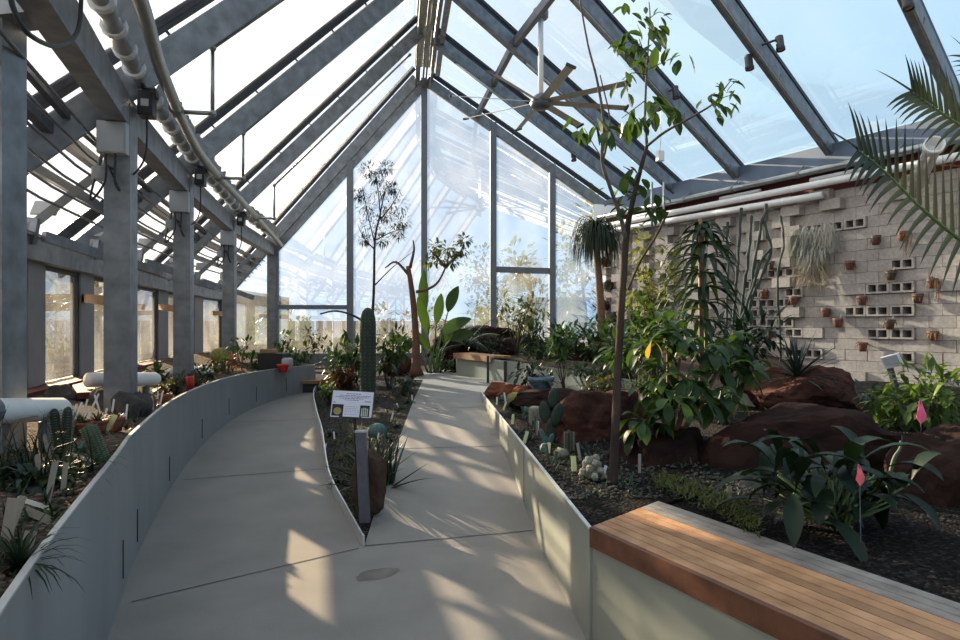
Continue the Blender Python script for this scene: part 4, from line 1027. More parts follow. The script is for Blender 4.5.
flag(860, 475, 2.75, 'flag_coral', 'coral pink flag above the dark broad leaved plant behind the bench', 13, 21)
flag(921, 412, 3.9, 'flag_pink', 'hot pink flag in front of the pale green shrub by the block wall', 14, 23)
# ------------------------------------------------------------------ plant builders
def clump_dirs(rn, n, e0, e1, a0=0.0, spread=2 * math.pi):
    for k in range(n):
        a = a0 + spread * (k + rn.uniform(-.35, .35)) / n; e = R(rn.uniform(e0, e1))
        yield V((math.cos(a) * math.cos(e), math.sin(a) * math.cos(e), math.sin(e)))
def rosette(mb, c, n, ln, wd, e0, e1, rn, droop=0.6, kind='leaf', shape='strap', thick=0.01, fold=0.2, seg=5):
    for d in clump_dirs(rn, n, e0, e1):
        L_ = ln * rn.uniform(0.75, 1.15); b = V(c) + V((d.x, d.y, 0)) * wd * 0.4
        if kind == 'spike': mb.spike(b, d, L_, wd, thick, droop, seg)
        else: mb.leaf(b, d, L_, wd * rn.uniform(.8, 1.15), droop / max(.1, ln) * 0.5, fold, seg, shape)
def plant(name, label, cat, base, parts, group=None):
    """parts: [(name, MB, material, smooth)]"""
    t = thing(name, label, cat, base, group)
    for p in parts: p[1].build(p[0], p[2], t, len(p) > 3 and p[3])
    return t
def spined(mb, rings, ribs, r, z0, z1, c, rn, ln=0.012, n=10):
    for k in range(ribs):
        a = 2 * math.pi * k / ribs
        for i in range(n):
            z = lerp(z0, z1, (i + .5) / n); d = V((math.cos(a), math.sin(a), 0)); p = V(c) + d * r(z) + V((0, 0, z))
            s_ = V((-d.y, d.x, 0))
            for q in (d + V((0, 0, .6)), d + s_ * .9, d - s_ * .9):
                q = q.normalized() * ln; mb.add([p - V((0, 0, .0015)), p + V((0, 0, .0015)), p + q], [(0, 1, 2)])
def column_cactus(name, label, base, h, r, mt, rn, ribs=11, lean=(0, 0), group=None, spine_n=16, spine_l=0.02):
    c = V(base); ax = V((lean[0], lean[1], 1)).normalized(); t = thing(name, label, 'cactus', c, group)
    prof = [(r * .86, -0.03), (r * .95, h * .15), (r, h * .5), (r, h * .82), (r * .92, h * .9), (r * .7, h * .96), (r * .35, h * .992), (r * .05, h)]
    mb = MB(); mb.lathe(c, prof, ribs * 4, ribs, 0.16, axis=ax); mb.build('stem', mt, t, True)
    mb = MB(); q = V((0, 0, 1)).rotation_difference(ax)
    m2 = MB(); spined(m2, 0, ribs, lambda z: r, 0.02, h * .95, (0, 0, 0), rn, spine_l, spine_n)
    mb.v = [c + q @ v for v in m2.v]; mb.f = m2.f; mb.m = m2.m; o = mb.build('spines', 'spine', t); o['kind'] = 'stuff'
    return t
def globe_cactus(name, label, base, r, mt, rn, ribs=14, squash=0.9, group=None, spl=0.02):
    c = V(base); t = thing(name, label, 'cactus', c, group)
    prof = [(r * math.sin(a), r * squash * (1 - math.cos(a)) - r * .12) for a in [R(x) for x in (20, 45, 70, 90, 110, 130, 150, 165, 176)]]
    mb = MB(); mb.lathe(c, prof, ribs * 4, ribs, 0.14); mb.build('stem', mt, t, True)
    mb = MB(); spined(mb, 0, ribs, lambda z: math.sqrt(max(0.0004, r * r - ((z - r * squash + r * .12) / squash) ** 2)), 0.02, 1.75 * r * squash, c, rn, spl, 9); o = mb.build('spines', 'spine', t); o['kind'] = 'stuff'
    return t
def pad_cactus(name, label, base, pads, mt, group=None):
    """pads: (dx, dz, w, h, tilt)"""
    c = V(base); t = thing(name, label, 'cactus', c, group)
    for dx, dy, dz, w, h, tl in pads:
        mb = MB(); m = Matrix.Rotation(R(tl), 3, 'Y') @ Matrix.Rotation(R(dx * 200), 3, 'Z'); b2 = MB(); b2.blob((0, 0, 0), (w / 2, w * .13, h / 2), 2, 0.05, 1.2, int(abs(dx) * 100))
        mb.v = [c + V((dx, dy, dz + h * .45)) + m @ v for v in b2.v]; mb.f = b2.f; mb.m = b2.m; mb.build('pad', mt, t, True)
    return t
def boulder(label, c, r, mt, seed, rz=0.0, flat=0.8, name='boulder', group=None, cuts=9, sub=5, tilt=0):
    import bmesh
    rn = random.Random(seed); bm = bmesh.new(); bmesh.ops.create_icosphere(bm, subdivisions=sub, radius=1)
    planes = []
    for k in range(cuts):
        n = V((rn.gauss(0, 1), rn.gauss(0, 1), rn.gauss(0, .8))).normalized(); planes.append((n, rn.uniform(0.62, 0.9)))
    planes.append((V((rn.uniform(-.15, .15), rn.uniform(-.15, .15), 1)).normalized(), flat))
    m = Matrix.Rotation(rz, 3, 'Z') @ Matrix.Rotation(R(tilt), 3, 'Y'); mb = MB(); vs = []
    for v in bm.verts:
        p = v.co.copy(); p *= 1 + 0.22 * noise.noise(p * 1.1 + V((seed * 2.3, 0, 0)))
        for n, d in planes:
            e = p.dot(n) - d
            if e > 0: p -= n * e * 0.93
        p *= 1 + 0.10 * noise.noise(p * 2.6 + V((seed, 0, 0))) + 0.05 * noise.noise(p * 7 + V((0, seed, 0))) + 0.022 * noise.noise(p * 18)
        vs.append(V(c) + m @ V((p.x * r[0], p.y * r[1], p.z * r[2])))
    mb.add(vs, [tuple(x.index for x in f.verts) for f in bm.faces]); bm.free()
    o = mb.build(name, mt, None, True, origin=(c[0], c[1], c[2] - r[2] * .6)); o.data.polygons.foreach_set('use_smooth', [False] * len(o.data.polygons))
    return tag(o, label, 'rock', group)
def pot_mesh(c, r, h):
    mb = MB(); mb.lathe(c, [(r * .68, 0), (r * .92, h * .74), (r * .92, h * .76), (r * 1.04, h * .76), (r * 1.06, h), (r * .94, h), (r * .9, h * .86), (r * .1, h * .84)], 18); return mb
def tag_stake(px, py, y, mt, label, h=0.10, w=0.018, lean=0.0, group='plant labels', zf=None, name='plant_label', ly=0.02):
    c = W(px, py, y); z = c.z - h * 0.5 if zf is None else zf; b = V((c.x - lean * .5, c.y, z)); t_ = V((c.x + lean * .5, c.y + ly, z + h))
    mb = MB(); mb.beam(b - (t_ - b) * .15, t_, w, 0.003, (0.15, -1, 0.1)); o = mb.build(name, mt, None, origin=b); return tag(o, label, 'label', group)

# ------------------------------------------------------------------ right bed: rocks
boulder('large red sandstone boulder just behind the row of small cacti', W(588, 434, 5.9), (0.56, 0.55, 0.50), 'rock_red', 4, 0.3, 0.75)
boulder('huge dark red boulder filling the bed behind the broad leaved plant', W(790, 478, 4.6), (0.94, 0.6, 0.64), 'rock_brown', 9, -0.35, 0.72)
boulder('dark brown boulder rising at the right edge of the bed', W(975, 520, 3.7), (0.50, 0.45, 0.60), 'rock_brown', 15, 0.4, 0.8)
boulder('reddish boulder under the spiky yucca near the block wall', W(795, 398, 7.2), (0.68, 0.6, 0.42), 'rock_red', 21, 0.2, 0.8)
boulder('dark low boulder under the big leaved shrub', W(664, 470, 4.75), (0.46, 0.4, 0.36), 'rock_brown', 33, 0.2, 0.8)
boulder('small grey rock between the ground cover and the huge dark boulder', W(752, 505, 3.95), (0.22, 0.2, 0.22), 'rock_grey', 40, 0.5, 0.8, sub=4)
boulder('dark flat rock lying behind the red sandstone boulder', W(545, 399, 7.6), (0.5, 0.35, 0.16), 'rock_brown', 44, 0.4, 0.7, sub=4)
for px, py, y, r, sd, lab in ((497, 391, 8.9, .15, 51, 'leftmost of the three orange rocks at the far end of the right bed'), (512, 394, 8.7, .16, 52, 'middle one of the three orange rocks at the far end of the right bed'), (527, 396, 8.5, .17, 53, 'rightmost of the three orange rocks at the far end of the right bed')):
    boulder(lab, W(px, py, y), (r * 1.2, r, r), 'rock_orange', sd, 0.3, 0.8, 'rock', 'orange rocks at the far end of the right bed', sub=4)
boulder('dark red mound of rock under the cycad at the end of the ramp', W(474, 349, 13.9), (1.25, 0.6, 0.62), 'rock_brown', 61, 0.1, 0.8)
boulder('low brown rock behind the short far bench', W(520, 352, 13.6), (0.9, 0.5, 0.35), 'rock_brown', 62, 0.2, 0.8, sub=4)
boulder('brown rock in the upper terrace in front of the last end wall pane', W(578, 362, 11.8), (0.7, 0.45, 0.28), 'rock_brown', 63, 0.0, 0.8, sub=4)
boulder('upright tan rock behind the dark post in the wedge bed', W(371, 480, 5.0), (0.155, 0.13, 0.29), 'rock_tan', 71, 0.3, 0.85, 'rock', sub=4)
boulder('rounded brown rock in the far part of the wedge bed', W(337, 385, 10.4), (0.3, 0.22, 0.16), 'rock_orange', 72, 0.3, 0.8, 'rock', sub=3)
boulder('rust coloured rock at the left foot of the cinnamon tree', W(400, 364, 12.6), (0.35, 0.3, 0.28), 'rock_red', 73, 0.3, 0.85, sub=3)

# ------------------------------------------------------------------ slim tree in front of the right bed
rn = random.Random(101); Y = 4.0
def at(px, py, dy=0.0, Y=4.0): return W(px, py, Y + dy)
base = at(613, 494); base.z = bed_z(base.x, base.y) - .03
tree = thing('slim_tree', 'slim tall tree with sparse oval leaves standing at the corner of the right bed', 'tree', base)
mb = MB(); mb.tube(curve_pts([base, at(615, 440), at(619, 350), at(624, 270), at(627, 232), at(632, 205), at(641, 168), at(647, 146)], 5), [0.028, 0.027, 0.026, 0.025, 0.024, 0.018, 0.014, 0.011] and [lerp(0.030, 0.011, k / 35) for k in range(36)], 9); mb.build('trunk', 'bark', tree, True)
tips = []
for pts, r0, r1 in (([at(626, 240), at(620, 215, -.05), at(611, 190, -.1), at(602, 160, -.15), at(604, 125, -.15), at(597, 80, -.2), at(588, 45, -.2), at(579, -5, -.2)], .015, .005),
                    ([at(602, 162, -.15), at(606, 148, -.1), at(610, 120, -.05), at(600, 75, -.2)], .009, .004),
                    ([at(647, 146), at(645, 120, .05), at(646, 85, .05), at(648, 50, .1), at(650, 18, .1), at(649, 2, .1)], .010, .003),
                    ([at(647, 146), at(665, 132, -.1), at(690, 118, -.15), at(713, 104, -.2), at(722, 92, -.2), at(731, 80, -.2)], .009, .003),
                    ([at(646, 100, .05), at(630, 112, .05), at(622, 118, .0)], .004, .002), ([at(647, 70, .08), at(668, 60, .1), at(680, 55, .1)], .004, .002),
                    ([at(647, 75, .08), at(632, 73, .05), at(622, 80, .05)], .004, .002), ([at(717, 100, -.2), at(728, 96, -.2), at(738, 95, -.2)], .003, .0015), ([at(602, 158, -.15), at(592, 142, -.1), at(584, 128, -.1)], .004, .002), ([at(650, 18, .1), at(660, 12, .1), at(672, 20, .1)], .003, .0015)):
    mb = MB(); mb.tube(curve_pts(pts, 4), [r0, r1], 6); mb.build('branch', 'bark_grey', tree, True)
mb = MB()
def leaves_at(px, py, n, spx, spy, ln, wd, hang, dy=0.0, Yd=4.0):
    for k in range(n):
        p = at(px + rn.uniform(-spx, spx), py + rn.uniform(-spy, spy), dy + rn.uniform(-.12, .12), Yd)
        d = V((rn.uniform(-1, 1), rn.uniform(-.6, .6), rn.uniform(-1, .5) - hang))
        mb.leaf(p, d, ln * rn.uniform(.75, 1.2), wd * rn.uniform(.8, 1.2), 0.8, 0.25, 4, 'oval')
leaves_at(644, 38, 22, 22, 16, .13, .062, .2); leaves_at(635, 12, 6, 14, 10, .08, .035, .0); leaves_at(655, 10, 5, 10, 8, .07, .03, 0); leaves_at(640, 52, 8, 10, 8, .10, .05, .6)
leaves_at(622, 82, 6, 7, 12, .11, .06, 1.0); leaves_at(628, 115, 8, 12, 10, .13, .07, 1.0); leaves_at(641, 122, 4, 6, 8, .12, .06, .8)
leaves_at(663, 105, 14, 14, 10, .12, .06, .5); leaves_at(682, 57, 3, 8, 5, .12, .065, .8); leaves_at(666, 52, 3, 5, 6, .10, .05, .4)
leaves_at(722, 92, 16, 15, 12, .085, .038, .1, -.2); leaves_at(720, 112, 4, 5, 6, .07, .045, .8, -.2); leaves_at(738, 78, 3, 6, 4, .08, .035, 0, -.2); leaves_at(708, 100, 5, 8, 7, .07, .03, .1, -.2)
leaves_at(581, 128, 5, 6, 7, .10, .055, .5, -.1); leaves_at(603, 122, 7, 10, 8, .12, .07, .5, -.1); leaves_at(612, 130, 4, 5, 8, .13, .08, .7, -.1); leaves_at(569, 120, 3, 5, 4, .08, .04, .3, -.1)
leaves_at(632, 178, 10, 12, 12, .10, .055, .2); leaves_at(622, 200, 8, 10, 10, .11, .06, .3); leaves_at(650, 200, 9, 9, 10, .10, .055, .4); leaves_at(655, 213, 5, 8, 6, .10, .05, .5)
o = mb.build('leaves', 'leaf_green', tree)

# ------------------------------------------------------------------ big leaved shrub
rn = random.Random(55); Yb = 4.75
base = W(668, 460, Yb); base.z = bed_z(base.x, base.y)
shrub = thing('broad_leaf_shrub', 'big shrub with broad drooping leaves on orange stems in the right bed', 'shrub', base)
heads = [(644, 425, -.15), (660, 375, 0), (650, 345, .15), (682, 338, .05), (705, 352, -.05), (722, 365, 0.1), (690, 380, -.2), (710, 398, -.15), (672, 402, -.25), (730, 345, .25), (668, 325, .3), (655, 395, .1), (745, 372, .2)]
for k, (px, py, dy) in enumerate(heads):
    if k in (0, 1, 3, 4, 5, 6, 9, 10):
        e = W(px, py, Yb + dy); mb = MB(); mb.tube(curve_pts([base + V((rn.uniform(-.05, .05), rn.uniform(-.05, .05), 0)), base.lerp(e, .5) + V((0, 0, -.02)), e], 5), [.017, .009], 7); mb.build('stem', 'stem_orange', shrub, True)
mb = MB()
for px, py, dy in heads:
    e = W(px, py, Yb + dy); n = 11
    for d in clump_dirs(rn, 20, -35, 70): mb.leaf(e + V((rn.uniform(-.04, .04), rn.uniform(-.04, .04), rn.uniform(-.05, .04))), d, rn.uniform(.17, .30), rn.uniform(.065, .095), 2.0, .25, 7, 'obov')
mb.build('leaves', 'leaf_green', shrub, True)
mb = MB()
for px, py, dy in ((661, 408, -.2), (664, 422, -.2), (742, 401, 0), (652, 340, -.1)):
    for d in clump_dirs(rn, 2, -60, -10): mb.leaf(W(px, py, Yb + dy), d, .15, .07, 2.5, .2, 5, 'obov')
o = mb.build('yellow_leaves', 'leaf_yellow', shrub); o['label'] = 'fading yellow leaves'

# ------------------------------------------------------------------ tiered drooping plant on a cane
rn = random.Random(56); Yt = 6.3; b = W(702, 400, Yt); b.z = bed_z(b.x, b.y)
t = thing('tiered_plant', 'tall dark plant with tiers of drooping leaves tied to a brown cane', 'plant', b)
mb = MB(); mb.tube([b, W(701, 300, Yt - .05), W(700, 219, Yt - .05)], [.028, .022], 8); mb.build('cane', 'cane', t, True)
mb = MB(); mb.tube(curve_pts([b + V((.05, .05, 0)), W(706, 330, Yt), W(703, 270, Yt), W(703, 228, Yt)], 5), [.022, .012], 7); mb.build('stem', 'stem_green', t, True)
mb = MB()
for py, ln, n in ((224, .22, 14), (232, .32, 16), (245, .40, 16), (258, .42, 16), (273, .45, 16), (288, .44, 15), (303, .42, 13), (320, .38, 12), (338, .34, 10)):
    for d in clump_dirs(rn, n, 5, 30): mb.leaf(W(703, py, Yt), d, ln * rn.uniform(.9, 1.4), .06, 1.9, .25, 7, 'strap')
mb.build('leaves', 'leaf_dark', t)

# ------------------------------------------------------------------ other plants of the right bed
def bush(name, lab, px, py, y, rx, rz, n, ln, wd, lm, sm='stem_green', seed=1, zb=None, shape='oval', droop=.8, clusters=6, jitter=.7, cat='shrub', group=None):
    """py: middle height of the crown in the photograph"""
    rn = random.Random(seed); c = W(px, py, y); z0 = bed_z(c.x, c.y) if zb is None else zb
    t = thing(name, lab, cat, (c.x, c.y, z0), group); k = y / FPX; rx, rz = rx * k, rz * k
    sm_ = MB(); lf = MB()
    for i in range(clusters):
        p = c + V((rn.uniform(-.7, .7) * rx, rn.uniform(-.7, .7) * rx, rn.uniform(-.75, .75) * rz))
        q = V((c.x + rn.uniform(-.1, .1) * rx, c.y + rn.uniform(-.1, .1) * rx, z0 - .02))
        sm_.tube(curve_pts([q, q.lerp(p, .5) + V((rn.uniform(-.05, .05), 0, .03)), p], 4), [max(.004, .035 * rx), .003], 5)
        leaf_ball(lf, p, (rx * .5, rx * .5, rz * .45), n // clusters, ln, wd, rn, droop, shape, jitter)
    sm_.build('stems', sm, t, True); lf.build('leaves', lm, t); return t
bush('leafy_shrub', 'airy yellow green shrub in front of the block wall left of the tiered plant', 655, 282, 8.2, 30, 48, 420, .13, .06, 'leaf_yellowgreen', 'bark_grey', 3, clusters=14)
bush('leafy_shrub', 'dark green shrub below the airy yellow green shrub by the block wall', 640, 335, 7.6, 28, 34, 260, .2, .07, 'leaf_green', 'bark_grey', 4, clusters=9)
bush('leafy_shrub', 'pale green whorled shrub between the boulders and the block wall', 925, 398, 5.6, 32, 30, 260, .17, .06, 'leaf_bright', 'bark_grey', 5, shape='obov', clusters=12)
bush('leafy_shrub', 'low pale green shrub to the left of the hot pink flag', 880, 410, 5.8, 20, 17, 130, .15, .055, 'leaf_bright', 'stem_green', 6, shape='obov', clusters=7)
bush('leafy_shrub', 'dark shrub behind the big leaved shrub at the foot of the block wall', 742, 350, 8.0, 34, 36, 260, .24, .07, 'leaf_dark', 'stem_green', 7, shape='strap', clusters=9)
bush('leafy_shrub', 'dark bushy shrub at the right foot of the ponytail palm', 600, 345, 11.2, 26, 24, 320, .2, .08, 'leaf_green', 'bark', 8, zb=.95, clusters=9)
bush('leafy_shrub', 'bright bushy shrub left of the ponytail palm trunk', 566, 345, 11.8, 24, 24, 320, .2, .08, 'leaf_bright', 'bark', 9, zb=.95, clusters=9)
bush('leafy_shrub', 'green shrub at the right end of the upper terrace wall', 625, 372, 9.2, 22, 20, 240, .15, .06, 'leaf_green', 'stem_green', 10, zb=.6, clusters=8)
bush('leafy_shrub', 'dark leafy shrub in the blue grey pot by the black posts', 533, 372, 8.6, 18, 18, 150, .13, .05, 'leaf_dark', 'bark', 11, clusters=8)
bush('succulent_mound', 'low olive succulent mound behind the red sandstone boulder', 600, 385, 7.9, 26, 9, 200, .1, .05, 'leaf_olive', 'stem_green', 12, clusters=9, cat='succulent')
bush('succulent_mound', 'dark low mound to the left of the reddish yucca boulder', 728, 402, 6.2, 22, 12, 160, .12, .045, 'leaf_bluegreen', 'stem_green', 13, clusters=7, cat='succulent')
bush('succulent_mound', 'grey green low plants at the foot of the block wall beside the yucca', 850, 398, 7.6, 26, 9, 160, .16, .05, 'leaf_bluegreen', 'stem_green', 14, clusters=7, cat='succulent')
q = W(541, 384, 8.5); o = pot_mesh((q.x, q.y, bed_z(q.x, q.y)), .17, .3).build('plant_pot', 'glaze_blue', None, True, origin=(q.x, q.y, bed_z(q.x, q.y))); tag(o, 'blue grey glazed pot standing behind the orange rocks', 'pot')
# ground cover behind the bench
rn = random.Random(58); mb = MB()
for k in range(900):
    u = rn.random(); p = W(lerp(655, 760, u), lerp(503, 528, u) - rn.uniform(0, 14), 3.75 - .9 * u + rn.uniform(0, .35)); p.z = bed_z(p.x, p.y) + rn.uniform(0, .05)
    mb.leaf(p, (rn.uniform(-1, 1), rn.uniform(-1, 1), rn.uniform(.1, 1.2)), rn.uniform(.03, .06), .010, .5, .2, 2, 'oval')
stuff(mb.build('foliage_ground_cover', 'leaf_yellowgreen'), 'low feathery green ground cover growing along the back of the bench', 'ground cover')
# dark broad leaved plant behind the bench
rn = random.Random(59); c = W(838, 545, 3.05); c.z = bed_z(c.x, c.y)
t = thing('broad_leaf_plant', 'dark green broad leaved plant sprawling right behind the bench', 'plant', c); mb = MB(); ms = MB()
for d in clump_dirs(rn, 74, 0, 72):
    b = c + V((rn.uniform(-.32, .30), rn.uniform(-.12, .18), rn.uniform(.03, .26))); ms.tube([c + V((rn.uniform(-.05, .05), rn.uniform(-.05, .05), 0)), b], [.008, .005], 5)
    mb.leaf(b, d, rn.uniform(.22, .42), rn.uniform(.06, .10), 1.5, .35, 8, 'obov')
mb.build('leaves', 'leaf_deep', t, True); ms.build('stems', 'stem_green', t, True)
mb = MB(); mb.tube(curve_pts([W(886, 500, 3.4), W(893, 462, 3.4), W(900, 449, 3.4), W(901, 441, 3.4)], 5), [.012, .006], 6); mb.leaf(W(901, 446, 3.4), (0.05, 0, 1), .06, .03, .3)
tag(mb.build('succulent_shoot', 'cactus_green', None, True, origin=W(888, 480, 3.4)), 'single green upright shoot in front of the boulder at the right edge', 'plant')
# yucca on its rock
rn = random.Random(60); c = W(797, 377, 6.9); t = thing('yucca', 'spiky blue green yucca on the reddish boulder by the block wall', 'plant', W(797, 400, 6.9)); mb = MB()
for d in clump_dirs(rn, 46, -5, 85): mb.spike(c, d, rn.uniform(.4, .62), .035, .008, .35, 5)
mb.build('leaves', 'leaf_bluegreen', t); mb = MB(); mb.tube([W(793, 405, 6.9), c], [.03, .04], 7); mb.build('stem', 'bark', t, True)
mb = MB()
for d in clump_dirs(rn, 5, -75, -50): mb.leaf(c, d, .4, .04, .2, .2, 4, 'strap')
o = mb.build('dry_leaves', 'leaf_tan', t); o['label'] = 'dry tan leaves hanging down'
# stick cacti leaning on the wall
rn = random.Random(61)
def stick(pts, lab, y=8.6, r=.028, grp='stick cacti against the block wall'):
    P = curve_pts([W(px, py, y + dy) for px, py, dy in pts], 6); mb = MB(); P = [p + V((.022 * noise.noise(p * 6 + V((pts[0][0] * .7, 0, 0))), 0, 0)) for k, p in enumerate(P)]; mb.tube(P, [r * .72 * (1 + .22 * math.sin(k * 1.9)) for k in range(len(P))], 6)
    t = thing('stick_cactus', lab, 'cactus', P[0], grp); mb.build('stem', 'cactus_dark', t, False); return t
stick([(732, 345, 0), (735, 300, .1), (738, 260, .1), (741, 208, .2)], 'leftmost long stick cactus against the block wall, reaching the lower white pipe')
stick([(738, 345, 0), (744, 290, .1), (749, 250, .1), (752, 216, .2)], 'second long stick cactus from the left against the block wall')
stick([(742, 345, 0), (752, 280, .1), (760, 230, .1), (766, 204, .2)], 'long stick cactus crossing the white pipe beside the hanging pot')
stick([(735, 348, -.2), (748, 310, -.1), (760, 280, 0), (771, 252, 0), (764, 222, .1)], 'kinked stick cactus with a bend below the white pipe')
stick([(730, 342, -.2), (745, 310, -.1), (760, 265, -.1), (770, 249, -.1)], 'slanting stick cactus in front of the kinked one')
stick([(781, 362, .0), (778, 280, .0), (783, 245, .1), (781, 216, .2)], 'single thin stick cactus hanging to the left of the silver moss', r=.02)
stick([(725, 340, -.2), (728, 290, 0), (727, 240, .1), (728, 222, .1)], 'short stick cactus next to the tiered plant', r=.024)
# vine along the trunk to the left of the tiered plant
mb = MB(); mb.tube(curve_pts([W(628, 290, 7.4), W(640, 262, 7.4), W(655, 238, 7.4), W(668, 212, 7.4)], 5), .014, 6); tag(mb.build('bare_stem', 'bark', None, True, origin=W(628, 290, 7.4)), 'thin bare dark stem slanting up behind the slim tree', 'stem')
# silver moss on the wall
rn = random.Random(62); u, z = wall_uz(818, 232); top = WALL_A + WALL_D * u + WALL_N * .06 + V((0, 0, z))
t = thing('hanging_moss', 'large clump of silver grey hanging moss on the block wall', 'plant', top)
k_ = top.y / FPX
for nm, mt, n, z0, z1, sp in (('strands', 'moss_silver', 900, 2, 46, 23), ('dry_strands', 'moss_tan', 240, 34, 58, 14)):
    mb = MB()
    for i in range(n):
        x = rn.uniform(-sp, sp); zz = rn.uniform(z0, z1) * (1 - .55 * abs(x) / sp) if nm == 'strands' else rn.uniform(z0, z1)
        p = top + WALL_D * (-(-x) * k_) * 1.0 + WALL_N * rn.uniform(.02, .22) + V((0, 0, (4 - zz) * k_ + .06))
        mb.leaf(p, WALL_D * (x / sp * .8 + rn.uniform(-.5, .5)) + WALL_N * rn.uniform(0, .7) + V((0, 0, rn.uniform(-.9, .35))), rn.uniform(.16, .30), .012, 3.5, .2, 4, 'blade')
    mb.build(nm, mt, t)
# terracotta wall pots
POTS = [(880, 241, 'in the top row, second from the right'), (907, 237, 'in the top row, below the palm frond'), (854, 266, 'beside the right edge of the silver moss'), (895, 276, 'just above the double hollow blocks, right of the moss'), (937, 284, 'farthest to the right in the middle height'), (866, 301, 'just above the lower hollow blocks, left end'), (922, 299, 'just above the lower hollow blocks, right end'), (830, 313, 'below the right edge of the silver moss'), (842, 323, 'slightly lower than the one under the moss'), (894, 325, 'between the two lowest rows of hollow blocks'), (937, 336, 'lowest at the right end of the block wall'), (867, 347, 'lowest in the middle above the info stand'), (775, 335, 'low beside the stick cacti'), (798, 301, 'below the left edge of the silver moss'), (768, 295, 'among the stick cacti and hollow blocks'), (776, 266, 'highest among the stick cacti')]
rn = random.Random(63)
for i, (px, py, where) in enumerate(POTS):
    u, z = wall_uz(px, py); c = WALL_A + WALL_D * u + WALL_N * .12 + V((0, 0, z - .07)); r = .074
    t = thing('wall_pot', f'terracotta wall pot, {where}', 'pot', c, 'terracotta pots on the block wall')
    pot_mesh(c, r, .15).build('pot', 'terracotta' if i % 3 else 'terracotta_dark', t, True)
    mb = MB(); mb.lathe(c + V((0, 0, .11)), [(.077, 0), (.081, .004), (.081, .012), (.077, .016)], 14); mb.tube([c + V((0, 0, .115)) - WALL_N * .08, c + V((0, 0, .115)) - WALL_N * .14], .01, 5); mb.build('holder', 'galv_dark', t)
    mb = MB(); n = rn.randint(8, 14)
    rosette(mb, c + V((0, 0, .13)), n, rn.uniform(.12, .20), .026, 0, 75, rn, 1.4, 'leaf', 'strap', seg=4); mb.build('plant', rn.choice(['leaf_olive', 'leaf_rust', 'leaf_bluegreen', 'leaf_tan']), t)
    if i in (2, 3, 4, 5, 8, 9): mb = MB(); mb.beam(c + V((.03, -.02, .12)), c + V((.035, -.03, .21)), .022, .003, (0.5, -1, 0)); mb.build('label_stick', 'tag_white', t)
    if i in (1, 4): mb = MB(); [mb.tube(curve_pts([c + V((rn.uniform(-.05, .05), -.05, .13)), c + V((rn.uniform(-.08, .08), -.10, .08)), c + V((rn.uniform(-.05, .05), -.09, -.25 * rn.uniform(.6, 1.2)))], 4), .006, 4) for _ in range(4)]; mb.build('trailing_stems', 'stem_orange', t)
# leafy things mounted on the far end of the wall
rn = random.Random(64)
for i, (px, py, lm, where) in enumerate(((607, 262, 'leaf_rust', 'highest'), (612, 285, 'leaf_olive', 'second'), (606, 305, 'leaf_rust', 'third'), (618, 318, 'leaf_green', 'lowest'), (617, 245, 'leaf_olive', 'darkest upper'))):
    u, z = wall_uz(px, py); c = WALL_A + WALL_D * max(.1, u) + WALL_N * .1 + V((0, 0, z)); t = thing('wall_plant', f'{where} rosette plant mounted at the far end of the block wall', 'plant', c, 'plants mounted at the far end of the block wall')
    mb = MB(); mb.blob(c, (.12, .12, .14), 2, .2); mb.build('mount', 'bark', t); mb = MB()
    for k in range(34): mb.leaf(c, WALL_N * rn.uniform(.2, 1) + WALL_D * rn.uniform(-1, 1) + V((0, 0, rn.uniform(-1, .8))), rn.uniform(.16, .3), .05, 1.5, .2, 4, 'strap')
    mb.build('leaves', lm, t)
# ponytail palm
rn = random.Random(65); Yp = 12.4; b = W(600, 350, Yp); b.z = .92; c = W(596, 243, Yp)
t = thing('ponytail_palm', 'ponytail palm with bare trunk and drooping shaggy head beside the block wall', 'palm', b)
mb = MB(); mb.tube(curve_pts([b, W(601, 320, Yp), W(599, 280, Yp), c], 5), [.12, .11, .10, .09, .085, .08, .08, .08, .075, .075, .07, .07, .07, .07, .07, .06], 10); mb.build('trunk', 'stem_orange', t, True)
mb = MB()
for d in clump_dirs(rn, 420, -5, 80): mb.leaf(c + d * .10 + V((0, 0, .15)), d + V((0, 0, .3)), rn.uniform(.55, 1.02), .034, 6.5, .2, 9, 'blade')
mb.build('leaves', 'leaf_palm', t)
# palm fronds reaching in from the right
rn = random.Random(66)
def frond(mb, ml, pts, n, ln, rn, y):
    P = curve_pts([W(a, b_, y + dy) for a, b_, dy in pts], 8); mb.tube(P, [.018, .005], 6)
    for i in range(n):
        f = (i + .6) / n; k = f * (len(P) - 1); j = min(int(k), len(P) - 2); p = P[j].lerp(P[j + 1], k - j); d = (P[j + 1] - P[j]).normalized()
        for s_ in (-1, 1):
            sd = d.cross(V((0.25, -1, 0.15))).normalized() * s_
            L_ = ln * (1 - .45 * f) * min(1, .55 + f * 2) * rn.uniform(.9, 1.08)
            ml.leaf(p, sd + d * (.45 + .5 * f) + V((0, -.25, -.10)), L_, .040, .55, .25, 5, 'blade', up=(0.2, -1, 0.3))
    e = P[-1]; ml.leaf(e, P[-1] - P[-3], ln * .6, .024, .2, .4, 4, 'blade', up=(0.2, -1, 0.3))
t = thing('palm', 'feather palm reaching in from the right with long pointed leaflets', 'palm', (4.6, 4.4, .6))
mt_ = MB(); mt_.tube(curve_pts([V((4.6, 4.5, .6)), V((4.5, 4.45, 1.4)), W(1060, 200, 4.4)], 5), [.11, .10, .10, .09, .08], 10); mt_.build('trunk', 'bark', t, True)
